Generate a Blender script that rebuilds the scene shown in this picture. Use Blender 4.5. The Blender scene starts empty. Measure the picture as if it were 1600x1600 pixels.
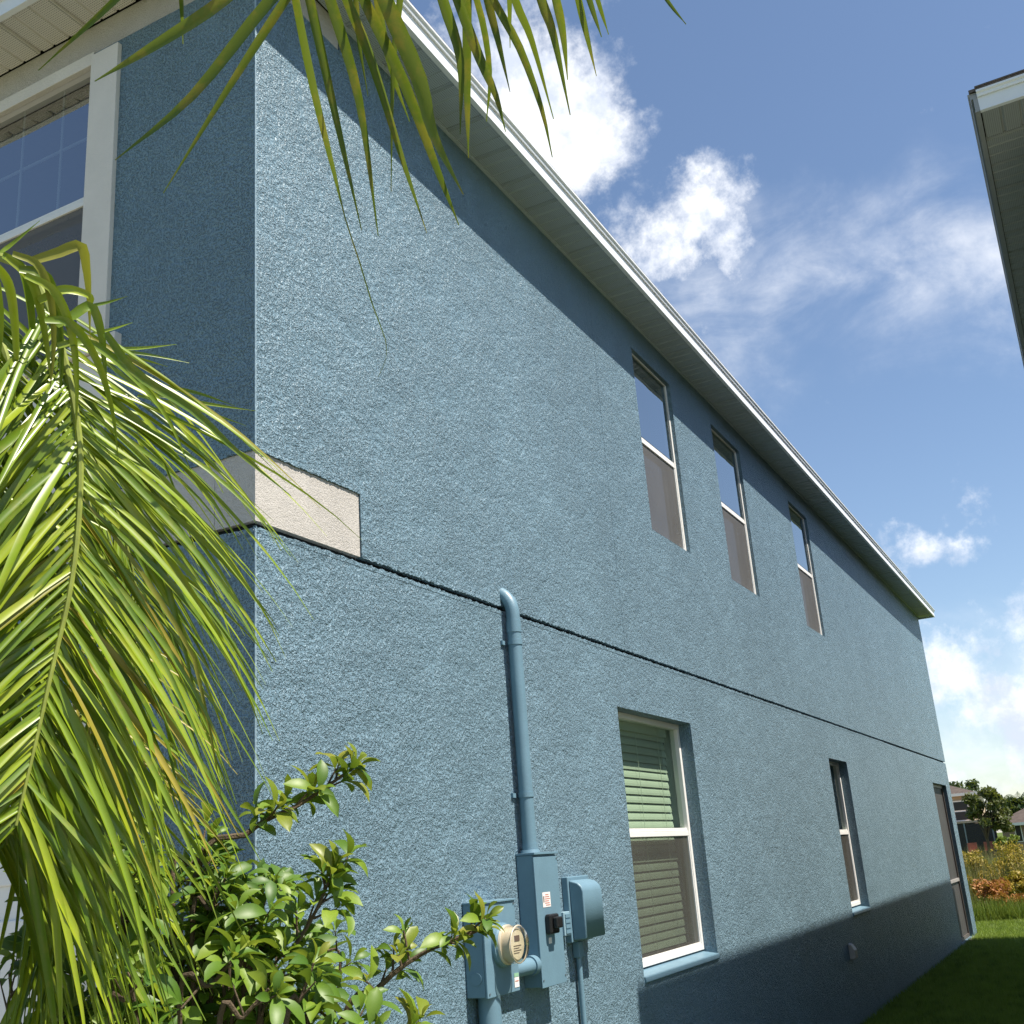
import bpy, math, random
import numpy as np
from mathutils import Vector, Matrix, noise as mnoise

R = random.Random(7)
SC = bpy.context.scene
COL = SC.collection

# ------------------------------------------------------------------ camera
YAW, PITCH, ROLL, FPX = -0.464879, 0.311574, -0.0749314, 1723.91
CAM = Vector((2.4141, -2.8360, 1.59))
_f = Vector((math.cos(PITCH) * math.sin(YAW), math.cos(PITCH) * math.cos(YAW), math.sin(PITCH)))
_r0 = Vector((math.cos(YAW), -math.sin(YAW), 0.0))
_u0 = _r0.cross(_f)
_r = math.cos(ROLL) * _r0 + math.sin(ROLL) * _u0
_u = -math.sin(ROLL) * _r0 + math.cos(ROLL) * _u0
cam_data = bpy.data.cameras.new('camera')
cam_data.sensor_width = 36.0
cam_data.lens = 36.0 * FPX / 1600.0
cam_data.clip_start = 0.05
cam_data.clip_end = 6000.0
cam = bpy.data.objects.new('camera', cam_data)
COL.objects.link(cam)
_m = Matrix((_r, _u, -_f)).transposed().to_4x4()
_m.translation = CAM
cam.matrix_world = _m
SC.camera = cam


def sight(x, y):
    """direction of sight for a point of the 1600 px photograph"""
    return (_f * FPX + _r * (x - 800) - _u * (y - 800)).normalized()


def at(x, y, dist):
    return CAM + sight(x, y) * dist


def at_y(x, y, Y):
    d = sight(x, y)
    return CAM + d * ((Y - CAM.y) / d.y)


# ------------------------------------------------------------------ light
SUN_DIR = Vector((1.0, 0.03, 1.84)).normalized()
SUN_EL = math.asin(SUN_DIR.z)
SUN_ROT = math.atan2(SUN_DIR.x, SUN_DIR.y)
sun_data = bpy.data.lights.new('sun', 'SUN')
sun_data.energy = 5.0
sun_data.angle = math.radians(0.53)
sun_data.color = (1.0, 0.925, 0.81)
sun = bpy.data.objects.new('sun', sun_data)
COL.objects.link(sun)
sun.rotation_euler = SUN_DIR.to_track_quat('Z', 'Y').to_euler()
sun.location = (6, 0, 14)

SC.view_settings.view_transform = 'Standard'
SC.view_settings.look = 'None'
SC.view_settings.gamma = 1.0
SC.view_settings.use_curve_mapping = False
SC.view_settings.exposure = 0.86
SC.cycles.use_denoising = True
SC.cycles.denoising_prefilter = 'NONE'
SC.cycles.max_bounces = 8
SC.cycles.transparent_max_bounces = 16
SC.cycles.caustics_reflective = False
SC.cycles.caustics_refractive = False

# ------------------------------------------------------------------ node helpers


class NT:
    def __init__(self, tree):
        self.t = tree
        self.n = tree.nodes
        self.l = tree.links

    def node(self, typ, **kw):
        nd = self.n.new(typ)
        for k, v in kw.items():
            setattr(nd, k, v)
        return nd

    def put(self, sock, v):
        if v is None:
            return
        if isinstance(v, bpy.types.NodeSocket):
            self.l.new(v, sock)
        else:
            sock.default_value = v

    def math(self, op, a, b=None, c=None, clamp=False):
        nd = self.node('ShaderNodeMath', operation=op)
        nd.use_clamp = clamp
        self.put(nd.inputs[0], a)
        self.put(nd.inputs[1], b)
        self.put(nd.inputs[2], c)
        return nd.outputs[0]

    def vmath(self, op, a, b=None):
        nd = self.node('ShaderNodeVectorMath', operation=op)
        self.put(nd.inputs[0], a)
        self.put(nd.inputs[1], b)
        return nd

    def noise(self, vec, scale, detail=2.0, rough=0.5, dist=0.0):
        nd = self.node('ShaderNodeTexNoise')
        self.put(nd.inputs['Vector'], vec)
        nd.inputs['Scale'].default_value = scale
        nd.inputs['Detail'].default_value = detail
        nd.inputs['Roughness'].default_value = rough
        nd.inputs['Distortion'].default_value = dist
        return nd

    def mapr(self, v, a, b, c=0.0, d=1.0, smooth=False):
        nd = self.node('ShaderNodeMapRange')
        nd.interpolation_type = 'SMOOTHSTEP' if smooth else 'LINEAR'
        nd.clamp = True
        self.put(nd.inputs['Value'], v)
        nd.inputs['From Min'].default_value = a
        nd.inputs['From Max'].default_value = b
        nd.inputs['To Min'].default_value = c
        nd.inputs['To Max'].default_value = d
        return nd.outputs[0]

    def mix(self, f, a, b, blend='MIX'):
        nd = self.node('ShaderNodeMix', data_type='RGBA', blend_type=blend)
        self.put(nd.inputs[0], f)
        self.put(nd.inputs[6], a)
        self.put(nd.inputs[7], b)
        return nd.outputs[2]


def rgb(c):
    return (c[0], c[1], c[2], 1.0)


# ------------------------------------------------------------------ sky
world = bpy.data.worlds.new('World')
SC.world = world
world.use_nodes = True
w = NT(world.node_tree)
w.n.clear()
out = w.node('ShaderNodeOutputWorld')
bg = w.node('ShaderNodeBackground')
bg.inputs['Strength'].default_value = 0.087
sky = w.node('ShaderNodeTexSky')
sky.sky_type = 'NISHITA'
sky.sun_disc = False
sky.sun_elevation = SUN_EL
sky.sun_rotation = SUN_ROT
sky.altitude = 0.0
sky.air_density = 1.0
sky.dust_density = 0.4
sky.ozone_density = 1.7
tc = w.node('ShaderNodeTexCoord')
dirv = w.vmath('NORMALIZE', tc.outputs['Generated']).outputs[0]
# ragged edges: the direction is shifted by noise before it is measured against a cloud
nz = w.noise(dirv, 9.0, 6.0, 0.62)
off = w.vmath('SUBTRACT', nz.outputs['Color'], (0.5, 0.5, 0.5))
sc_ = w.node('ShaderNodeVectorMath', operation='SCALE')
w.l.new(off.outputs[0], sc_.inputs[0])
sc_.inputs['Scale'].default_value = 0.13
wdir = w.vmath('ADD', dirv, sc_.outputs[0]).outputs[0]
# cumulus heaps (centre as seen in the photograph, angular radius, density)
CUM = [(865, 185, .075, 1.0), (800, 110, .06, .95), (900, 255, .045, .85), (925, 190, .040, .9), (800, 190, .09, 1.0),
       (1085, 285, .030, .68), (1095, 350, .055, .80), (1040, 390, .065, .68), (1130, 410, .055, .60), (1000, 440, .06, .56), (1080, 470, .06, .44),
       (1490, 768, .022, .62), (1455, 832, .027, .68), (1475, 825, .018, .6), (1490, 1027, .042, .8), (1455, 1030, .03, .6),
       (1600, 1090, .04, .9), (1570, 1130, .05, .74), (1530, 1160, .055, .58), (1620, 1170, .085, .72), (1500, 1200, .05, .42), (1700, 1120, .09, .9)]
THIN = [(1230, 440, .075, .5), (1310, 440, .07, .46), (1400, 420, .075, .5), (1480, 390, .075, .52), (1560, 410, .075, .55), (1540, 340, .05, .35),
        (1180, 520, .06, .4), (1270, 330, .03, .35), (1130, 500, .06, .5), (1500, 1190, .10, .5), (1600, 1240, .12, .6), (1470, 1130, .07, .3), (1650, 400, .08, .5)]


def heap(lst, vec):
    acc = None
    for (x, y, rad, den) in lst:
        d = sight(x, y)
        dist = w.vmath('DISTANCE', vec, (d.x, d.y, d.z)).outputs['Value']
        v = w.mapr(dist, rad * 1.55, 0.0, 0.0, den)
        acc = v if acc is None else w.math('MAXIMUM', acc, v)
    return acc


fb = w.noise(dirv, 17.0, 10.0, 0.66).outputs['Fac']
fine = w.math('MULTIPLY', w.math('SUBTRACT', fb, 0.5), 1.5)
cu = w.math('ADD', heap(CUM, wdir), fine)
a_cu = w.mapr(cu, 0.22, 0.80, 0.0, 1.0, True)
# thin veil, drawn out along one direction
strv = w.node('ShaderNodeMapping')
strv.inputs['Rotation'].default_value = (0.3, 0.5, 0.9)
strv.inputs['Scale'].default_value = (8.0, 13.0, 15.0)
w.l.new(dirv, strv.inputs['Vector'])
ci = w.noise(strv.outputs[0], 1.0, 7.0, 0.6, 0.6).outputs['Fac']
th = w.math('MULTIPLY', heap(THIN, wdir), w.mapr(ci, 0.22, 0.70))
a_th = w.mapr(th, 0.03, 0.46, 0.0, 0.60, True)
# scattered fair-weather heaps in the rest of the sky, the same sort as the ones in view
sd = w.noise(dirv, 2.6, 9.0, 0.55).outputs['Fac']
fwd_dot = w.vmath('DOT_PRODUCT', dirv, tuple(sight(1000, 700))).outputs['Value']
elsewhere = w.mapr(fwd_dot, 0.80, 0.70, 0.0, 1.0, True)
a_el = w.math('MULTIPLY', w.mapr(sd, 0.63, 0.74, 0.0, 0.85, True), elsewhere)
alpha = w.math('MAXIMUM', w.math('MAXIMUM', a_cu, a_th), a_el)
shade = w.noise(dirv, 24.0, 5.0, 0.6).outputs['Fac']
body = w.math('MULTIPLY', w.mapr(cu, 0.45, 1.35, 0.0, 1.0, True), 0.30)
ccol = w.mix(w.math('SUBTRACT', w.mapr(shade, 0.30, 0.62, 0.0, 1.0, True), body, clamp=True), rgb((5.0, 5.5, 6.5)), rgb((8.2, 8.3, 8.5)))
w.l.new(w.mix(alpha, sky.outputs[0], ccol), bg.inputs['Color'])
w.l.new(bg.outputs[0], out.inputs['Surface'])

# ------------------------------------------------------------------ materials


def new_mat(name):
    m = bpy.data.materials.new(name)
    m.use_nodes = True
    t = NT(m.node_tree)
    b = t.n['Principled BSDF']
    return m, t, b


def plain(name, col, rough=0.6, spec=0.4, var=0.08, vscale=6.0, bump=0.0, bscale=60.0, metal=0.0):
    m, t, b = new_mat(name)
    tc = t.node('ShaderNodeTexCoord')
    n = t.noise(tc.outputs['Object'], vscale, 4.0, 0.6)
    lo = tuple(max(0, c * (1 - var)) for c in col)
    hi = tuple(min(1, c * (1 + var)) for c in col)
    c = t.mix(t.mapr(n.outputs['Fac'], 0.3, 0.7), rgb(lo), rgb(hi))
    t.l.new(c, b.inputs['Base Color'])
    b.inputs['Roughness'].default_value = rough
    b.inputs['Specular IOR Level'].default_value = spec
    b.inputs['Metallic'].default_value = metal
    if bump:
        n2 = t.noise(tc.outputs['Object'], bscale, 3.0, 0.6)
        bp = t.node('ShaderNodeBump')
        bp.inputs['Strength'].default_value = bump
        bp.inputs['Distance'].default_value = 0.01
        t.l.new(n2.outputs['Fac'], bp.inputs['Height'])
        t.l.new(bp.outputs[0], b.inputs['Normal'])
    return m


def stucco(name, col, relief=0.0135, scale=100.0, rough=0.42, worn=True):
    m, t, b = new_mat(name)
    tc = t.node('ShaderNodeTexCoord')
    P = tc.outputs['Object']
    n1 = t.noise(P, scale, 2.0, 0.5, 0.25)
    n2 = t.noise(P, scale * 1.9, 1.5, 0.5)
    n3 = t.noise(P, scale * 0.42, 2.0, 0.5)
    flat = t.noise(P, 5.5, 4.0, 0.65)
    h1 = t.mapr(n1.outputs['Fac'], 0.40, 0.50, 0.0, 1.0, True)
    h = t.math('ADD', h1, t.math('MULTIPLY', n2.outputs['Fac'], 0.45))
    amp = t.mapr(flat.outputs['Fac'], 0.28, 0.56, 0.35, 1.0)
    h = t.math('MULTIPLY', h, amp)
    h = t.math('ADD', h, t.math('MULTIPLY', n3.outputs['Fac'], 0.8))
    bp = t.node('ShaderNodeBump')
    bp.inputs['Strength'].default_value = 1.0
    bp.inputs['Distance'].default_value = relief
    t.l.new(h, bp.inputs['Height'])
    t.l.new(bp.outputs[0], b.inputs['Normal'])
    big = t.noise(P, 0.8, 6.0, 0.62)
    v = t.mapr(big.outputs['Fac'], 0.3, 0.7, 0.88, 1.09)
    s = t.node('ShaderNodeVectorMath', operation='SCALE')
    s.inputs[0].default_value = col
    t.l.new(v, s.inputs['Scale'])
    c = s.outputs[0]
    if worn:
        # chalky run marks: streaks drawn out vertically, and pale scuffs
        mp = t.node('ShaderNodeMapping')
        mp.inputs['Scale'].default_value = (5.0, 5.0, 0.35)
        t.l.new(P, mp.inputs['Vector'])
        st = t.noise(mp.outputs[0], 1.6, 5.0, 0.6)
        c = t.mix(t.mapr(st.outputs['Fac'], 0.54, 0.74, 0.0, 0.11, True), c, rgb(tuple(min(1, x * 1.25 + .02) for x in col)))
        c = t.mix(t.mapr(st.outputs['Fac'], 0.46, 0.28, 0.0, 0.12, True), c, rgb(tuple(x * .72 for x in col)))
    t.l.new(c, b.inputs['Base Color'])
    b.inputs['Roughness'].default_value = rough
    b.inputs['Specular IOR Level'].default_value = 0.45
    return m


def leafmat(name, c1, c2, c3, rough=0.38, trans=0.35, blotch=0.0, bcol=(.35, .25, .04), bscale=26.0):
    """c1..c3: colours picked at random for each leaf"""
    m, t, b = new_mat(name)
    oi = t.node('ShaderNodeObjectInfo')
    ramp = t.node('ShaderNodeValToRGB')
    e = ramp.color_ramp.elements
    e[0].color = rgb(c1)
    e[1].color = rgb(c3)
    k = e.new(0.5)
    k.color = rgb(c2)
    ge = t.node('ShaderNodeNewGeometry')
    t.l.new(t.math('FRACT', t.math('ADD', oi.outputs['Random'], ge.outputs['Random Per Island'])), ramp.inputs[0])
    tc = t.node('ShaderNodeTexCoord')
    n = t.noise(tc.outputs['Object'], 18.0, 3.0, 0.6)
    col = t.mix(t.mapr(n.outputs['Fac'], 0.3, 0.7, 0.0, 0.35), ramp.outputs[0], rgb(c1))
    if blotch:
        n2 = t.noise(tc.outputs['Object'], bscale, 4.0, 0.65)
        col = t.mix(t.mapr(n2.outputs['Fac'], 0.48, 0.66, 0.0, blotch, True), col, rgb(bcol))
    t.l.new(col, b.inputs['Base Color'])
    b.inputs['Roughness'].default_value = rough
    b.inputs['Specular IOR Level'].default_value = 0.5
    tr = t.node('ShaderNodeBsdfTranslucent')
    t.l.new(t.mix(0.35, col, rgb((.30, .36, .03))), tr.inputs['Color'])
    mx = t.node('ShaderNodeMixShader')
    mx.inputs[0].default_value = trans
    t.l.new(b.outputs[0], mx.inputs[1])
    t.l.new(tr.outputs[0], mx.inputs[2])
    t.l.new(mx.outputs[0], t.n['Material Output'].inputs['Surface'])
    return m


def glassmat(name, tint=(.68, .79, .70), f0=.05, power=4.5):
    # reflectance of double glazing rises towards grazing, the same from both sides
    m, t, b = new_mat(name)
    tr = t.node('ShaderNodeBsdfTransparent')
    tr.inputs['Color'].default_value = rgb(tint)
    gl = t.node('ShaderNodeBsdfGlossy')
    gl.inputs['Roughness'].default_value = 0.012
    tc = t.node('ShaderNodeTexCoord')
    n = t.noise(tc.outputs['Object'], 2.2, 1.0)
    bp = t.node('ShaderNodeBump')
    bp.inputs['Strength'].default_value = 0.05
    bp.inputs['Distance'].default_value = 0.02
    t.l.new(n.outputs['Fac'], bp.inputs['Height'])
    t.l.new(bp.outputs[0], gl.inputs['Normal'])
    lw = t.node('ShaderNodeLayerWeight')
    lw.inputs['Blend'].default_value = 0.5
    fac = t.math('MULTIPLY_ADD', t.math('POWER', lw.outputs['Facing'], power), 1.0 - f0, f0)
    mx = t.node('ShaderNodeMixShader')
    t.l.new(fac, mx.inputs[0])
    t.l.new(tr.outputs[0], mx.inputs[1])
    t.l.new(gl.outputs[0], mx.inputs[2])
    t.l.new(mx.outputs[0], t.n['Material Output'].inputs['Surface'])
    return m


def screenmat(name, col, cover):
    m, t, b = new_mat(name)
    b.inputs['Base Color'].default_value = rgb(col)
    b.inputs['Roughness'].default_value = 0.6
    tc = t.node('ShaderNodeTexCoord')
    n = t.noise(tc.outputs['Object'], 3.0, 3.0)
    tr = t.node('ShaderNodeBsdfTransparent')
    mx = t.node('ShaderNodeMixShader')
    t.l.new(t.mapr(n.outputs['Fac'], 0.3, 0.7, cover - 0.05, cover + 0.05), mx.inputs[0])
    t.l.new(tr.outputs[0], mx.inputs[1])
    t.l.new(b.outputs[0], mx.inputs[2])
    t.l.new(mx.outputs[0], t.n['Material Output'].inputs['Surface'])
    return m


def soffitmat(name, col):
    m, t, b = new_mat(name)
    tc = t.node('ShaderNodeTexCoord')
    vo = t.node('ShaderNodeTexVoronoi')
    vo.inputs['Scale'].default_value = 95.0
    vo.inputs['Randomness'].default_value = 0.0
    t.l.new(tc.outputs['Object'], vo.inputs['Vector'])
    hole = t.mapr(vo.outputs['Distance'], 0.16, 0.26)
    n = t.noise(tc.outputs['Object'], 3.0, 4.0, 0.6)
    c = t.mix(t.mapr(n.outputs['Fac'], 0.3, 0.7), rgb(tuple(x * .93 for x in col)), rgb(col))
    c = t.mix(hole, rgb((.10, .10, .10)), c)
    t.l.new(c, b.inputs['Base Color'])
    b.inputs['Roughness'].default_value = 0.5
    return m


BLUE = (0.166, 0.265, 0.334)
M = {
    'stucco': stucco('blue_stucco', BLUE),
    'trim_stucco': stucco('cream_stucco', (0.54, 0.51, 0.475), 0.0024, 190.0),
    'trim': plain('cream_trim_paint', (0.70, 0.66, 0.61), 0.6, 0.3, 0.05, 5, 0.25, 90),
    'blue_paint': plain('blue_gloss_paint', (0.135, 0.235, 0.305), 0.42, 0.5, 0.06, 9, 0.08, 120),
    'bead': plain('blue_edge_highlight', (0.25, 0.35, 0.42), 0.5, 0.4, 0.35, 60),  # paler than the wall: the lit corner edge is put into the colour
    'dark': plain('groove_shadow', (0.02, 0.025, 0.03), 0.9, 0.1),  # near black stands in for the shadow deep in the groove
    'white': plain('white_vinyl', (0.78, 0.77, 0.75), 0.4, 0.5, 0.03, 8),
    'fascia': plain('white_aluminium', (0.78, 0.80, 0.82), 0.38, 0.5, 0.04, 3, 0.05, 30),
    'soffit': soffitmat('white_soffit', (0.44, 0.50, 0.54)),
    'soffit_bounce': soffitmat('soffit_painted_bounce', (0.66, 0.63, 0.56)),  # front copy of the soffit, bounce light painted in as a warmer, lighter tone
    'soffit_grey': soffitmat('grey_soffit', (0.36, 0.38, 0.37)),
    'soffit_plain': plain('white_soffit_rib', (0.44, 0.50, 0.54), 0.5, 0.4),
    'shingle': plain('grey_brown_shingle', (0.11, 0.095, 0.085), 0.9, 0.2, 0.35, 30, 0.6, 60),
    'glass': glassmat('window_glass'),
    'glass_coated': glassmat('coated_window_glass', (.50, .57, .58), .38, 2.0),
    'screen': screenmat('insect_screen', (0.132, 0.130, 0.128), 0.66),
    'screen_big': screenmat('insect_screen_fine', (0.085, 0.08, 0.07), 0.52),
    'lanai': screenmat('porch_screen', (0.070, 0.066, 0.064), 0.80),
    'blind': plain('cream_blind', (0.66, 0.67, 0.60), 0.5, 0.3, 0.03),
    'interior': plain('interior_paint', (0.38, 0.36, 0.33), 0.8, 0.2),
    'meter_glass': glassmat('meter_glass', (.90, .88, .82), .06, 3.0),
    'meter': plain('meter_plastic', (0.60, 0.53, 0.42), 0.3, 0.5, 0.05),
    'meter_face': plain('meter_dial', (0.72, 0.66, 0.52), 0.5, 0.3, 0.1, 40),
    'black': plain('black_plastic', (0.012, 0.012, 0.013), 0.4, 0.5),
    'label': plain('paper_label', (0.75, 0.72, 0.70), 0.6, 0.3, 0.03),
    'ink': plain('label_print', (0.16, 0.12, 0.11), 0.7, 0.2),
    'redink': plain('label_red_print', (0.50, 0.20, 0.16), 0.7, 0.2),
    'steel': plain('dull_steel', (0.20, 0.24, 0.27), 0.4, 0.5, 0.1, 30, 0, 60, 0.6),
    'beige': plain('beige_plastic', (0.42, 0.37, 0.32), 0.5, 0.4),
    'concrete': plain('concrete', (0.27, 0.255, 0.23), 0.9, 0.2, 0.15, 8, 0.4, 60),
    'bark': plain('shrub_bark', (0.10, 0.075, 0.05), 0.9, 0.2, 0.3, 40, 0.5, 120),
    'rachis': plain('palm_rib', (0.24, 0.28, 0.05), 0.45, 0.5, 0.25, 30),
    'trunk': plain('palm_trunk', (0.20, 0.17, 0.11), 0.85, 0.2, 0.3, 20, 0.5, 40),
    'palm': leafmat('palm_leaflet', (.095, .17, .010), (.20, .29, .012), (.33, .40, .018), 0.34, 0.17, 0.22, (.34, .28, .05)),
    'palm_yellow': leafmat('palm_leaflet_yellow', (.30, .27, .03), (.40, .32, .04), (.22, .24, .03), 0.42, 0.36),
    'palm_top': leafmat('palm_leaflet_hanging', (.045, .095, .010), (.075, .13, .012), (.11, .16, .015), 0.36, 0.36, 0.60, (.26, .19, .03)),
    'leaf': leafmat('shrub_leaf', (.055, .13, .014), (.115, .21, .018), (.23, .32, .028), 0.47, 0.30),
    'leaf_new': leafmat('shrub_new_leaf', (.16, .23, .025), (.22, .27, .03), (.30, .29, .04), 0.40, 0.42),
    'grass': leafmat('lawn_blade', (.19, .29, .04), (.24, .34, .05), (.30, .38, .065), 0.5, 0.35, 0.75, (.07, .13, .018), 5.0),
    'far_leaf': leafmat('far_tree_leaf', (.030, .060, .018), (.05, .085, .02), (.07, .10, .025), 0.55, 0.3),
    'olive_leaf': leafmat('olive_tree_leaf', (.06, .085, .025), (.09, .11, .03), (.13, .13, .04), 0.55, 0.3),
    'bush_leaf': leafmat('bush_leaf', (.10, .17, .02), (.15, .21, .03), (.20, .24, .03), 0.5, 0.3),
    'orange_leaf': leafmat('rusty_shrub_leaf', (.32, .12, .03), (.42, .17, .05), (.36, .20, .04), 0.6, 0.3),
    'gold_leaf': leafmat('golden_shrub_leaf', (.30, .22, .02), (.36, .25, .03), (.22, .20, .02), 0.6, 0.3),
    'reed': leafmat('marsh_reed', (.16, .15, .05), (.22, .18, .08), (.10, .13, .03), 0.7, 0.3),
    'far_wall': stucco('tan_stucco', (0.50, 0.37, 0.26), 0.01, 20.0),
    'far_wall_pink': stucco('brown_stucco', (0.30, 0.21, 0.17), 0.01, 20.0),
    'far_roof': plain('brown_shingle', (0.085, 0.068, 0.06), 0.9, 0.2, 0.25, 3, 0.3, 10),
    'patio': plain('patio_red', (0.35, 0.13, 0.09), 0.7, 0.3, 0.2, 4),
    'room_dark': plain('porch_shade_wall', (0.12, 0.11, 0.10), 0.9, 0.2),
}

# lawn sheet
_m, _t, _b = new_mat('lawn_soil')
_tc = _t.node('ShaderNodeTexCoord')
_n = _t.noise(_tc.outputs['Object'], 14.0, 6.0, 0.7)
_n2 = _t.noise(_tc.outputs['Object'], 0.35, 4.0, 0.6)
_c = _t.mix(_t.mapr(_n.outputs['Fac'], 0.3, 0.7), rgb((.055, .085, .018)), rgb((.10, .14, .03)))
_c = _t.mix(_t.mapr(_n2.outputs['Fac'], 0.35, 0.7, 0, .5), _c, rgb((.09, .11, .025)))
_t.l.new(_c, _b.inputs['Base Color'])
_b.inputs['Roughness'].default_value = 0.95
_b.inputs['Specular IOR Level'].default_value = 0.1
_bp = _t.node('ShaderNodeBump')
_bp.inputs['Distance'].default_value = 0.03
_t.l.new(_n.outputs['Fac'], _bp.inputs['Height'])
_t.l.new(_bp.outputs[0], _b.inputs['Normal'])
M['lawn'] = _m

# ------------------------------------------------------------------ mesh helpers


class MB:
    def __init__(self):
        self.v = []
        self.f = []
        self.smooth = False

    def add(self, vs, fs):
        o = len(self.v)
        self.v += [tuple(p) for p in vs]
        self.f += [tuple(i + o for i in q) for q in fs]
        return self

    def box(self, lo, hi):
        x0, y0, z0 = lo
        x1, y1, z1 = hi
        return self.add([(x0, y0, z0), (x1, y0, z0), (x1, y1, z0), (x0, y1, z0), (x0, y0, z1), (x1, y0, z1), (x1, y1, z1), (x0, y1, z1)],
                        [(0, 3, 2, 1), (4, 5, 6, 7), (0, 1, 5, 4), (1, 2, 6, 5), (2, 3, 7, 6), (3, 0, 4, 7)])

    def tube(self, pts, rads, n=10, cap=True):
        pts = [Vector(p) for p in pts]
        if not hasattr(rads, '__len__'):
            rads = [rads] * len(pts)
        rings = []
        prev = None
        for i, p in enumerate(pts):
            t = (pts[min(i + 1, len(pts) - 1)] - pts[max(i - 1, 0)]).normalized()
            if prev is None:
                a = Vector((0, 0, 1)) if abs(t.z) < 0.9 else Vector((1, 0, 0))
                s = t.cross(a).normalized()
            else:
                s = (prev - t * prev.dot(t)).normalized()
            prev = s
            b = t.cross(s)
            rings.append([p + (s * math.cos(2 * math.pi * k / n) + b * math.sin(2 * math.pi * k / n)) * rads[i] for k in range(n)])
        vs = [q for r_ in rings for q in r_]
        fs = []
        for i in range(len(rings) - 1):
            for k in range(n):
                k2 = (k + 1) % n
                fs.append((i * n + k, i * n + k2, (i + 1) * n + k2, (i + 1) * n + k))
        if cap:
            fs.append(tuple(reversed(range(n))))
            fs.append(tuple(range((len(rings) - 1) * n, len(rings) * n)))
        return self.add(vs, fs)

    def mesh(self, name):
        me = bpy.data.meshes.new(name)
        me.from_pydata(self.v, [], self.f)
        if self.smooth:
            for p in me.polygons:
                p.use_smooth = True
        me.update()
        return me


WL = {}


def link(name, data, parent=None, loc=None):
    o = bpy.data.objects.new(name, data)
    COL.objects.link(o)
    base = Vector((0, 0, 0))
    if parent is not None:
        o.parent = parent
        o.matrix_parent_inverse = Matrix.Translation(-WL[parent.name])
    if loc is not None:
        o.location = loc
        base = Vector(loc)
    WL[o.name] = base
    return o


def obj(name, mb, mat, parent=None, bevel=0.0, segs=2, smooth=False):
    me = mb.mesh(name)
    me.materials.append(M[mat] if isinstance(mat, str) else mat)
    o = link(name, me, parent)
    if bevel:
        md = o.modifiers.new('bevel', 'BEVEL')
        md.width = bevel
        md.segments = segs
        md.limit_method = 'ANGLE'
        md.angle_limit = math.radians(40)
    if smooth:
        for p in me.polygons:
            p.use_smooth = True
        try:
            me.set_sharp_from_angle(angle=math.radians(40))
        except Exception:
            pass
    return o


def thing(name, loc, label, cat, group=None):
    o = link(name, None, None, loc)
    o.empty_display_size = 0.2
    tag(o, label, cat, group)
    return o


def tag(o, label=None, cat=None, group=None, kind=None):
    if label:
        o['label'] = label
    if cat:
        o['category'] = cat
    if group:
        o['group'] = group
    if kind:
        o['kind'] = kind
    return o


def bx(name, lo, hi, mat, parent, bevel=0.0):
    return obj(name, MB().box(lo, hi), mat, parent, bevel)


def wall_panel(axis, face, back, u0, u1, z0, z1, holes=()):
    """slab with openings. axis 'x': the wall stands in a plane x=face and runs along y; 'y' the other way. holes: (u0,u1,z0,z1)"""
    us = sorted(set([u0, u1] + [h[0] for h in holes] + [h[1] for h in holes]))
    zs = sorted(set([z0, z1] + [h[2] for h in holes] + [h[3] for h in holes]))
    mb = MB()

    def P(d, u, z):
        return (d, u, z) if axis == 'x' else (u, d, z)

    def solid(i, j):
        if i < 0 or j < 0 or i >= len(us) - 1 or j >= len(zs) - 1:
            return False
        uc, zc = (us[i] + us[i + 1]) / 2, (zs[j] + zs[j + 1]) / 2
        return not any(h[0] < uc < h[1] and h[2] < zc < h[3] for h in holes)
    for i in range(len(us) - 1):
        for j in range(len(zs) - 1):
            if not solid(i, j):
                continue
            a, b, c, d = us[i], us[i + 1], zs[j], zs[j + 1]
            for dd in (face, back):
                mb.add([P(dd, a, c), P(dd, b, c), P(dd, b, d), P(dd, a, d)], [(0, 1, 2, 3)])
            for (di, dj, q) in ((-1, 0, [(a, c), (a, d)]), (1, 0, [(b, c), (b, d)]), (0, -1, [(a, c), (b, c)]), (0, 1, [(a, d), (b, d)])):
                if not solid(i + di, j + dj):
                    (p0, p1) = q
                    mb.add([P(face, *p0), P(face, *p1), P(back, *p1), P(back, *p0)], [(0, 1, 2, 3)])
    me = mb.mesh('wall')
    import bmesh
    bm = bmesh.new()
    bm.from_mesh(me)
    bmesh.ops.remove_doubles(bm, verts=bm.verts, dist=1e-5)
    bmesh.ops.recalc_face_normals(bm, faces=bm.faces)
    bm.to_mesh(me)
    bm.free()
    return me


def wall_obj(name, me, mat, parent):
    me.materials.append(M[mat])
    return link(name, me, parent)


# ------------------------------------------------------------------ ground
g = MB()
g.add([(-1500, -300, 0), (1500, -300, 0), (1500, 2500, 0), (-1500, 2500, 0)], [(0, 1, 2, 3)])
tag(obj('lawn', g, 'lawn'), 'mown green lawn running along the blue wall', 'lawn', kind='structure')

g = MB().box((-6.3, -15.0, -.1), (-0.25, -0.02, .004))
tag(obj('driveway', g, 'concrete'), 'pale concrete driveway before the garage', 'driveway', kind='structure')
g = MB().box((2.75, -15.0, -.1), (8.6, 3.3, .004))  # unseen slab, put in to throw neutral bounce light up to the soffits
tag(obj('driveway', g, 'concrete'), 'unseen concrete driveway added before the neighbouring house for bounce light', 'driveway', kind='structure')
g = MB().box((-60, -24.0, -.1), (60, -17.0, .004))
tag(obj('street', g, plain('asphalt', (.06, .06, .06), .9, .2, .2, 20, .4, 80)), 'asphalt street in front of the houses', 'street', kind='structure')
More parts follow.
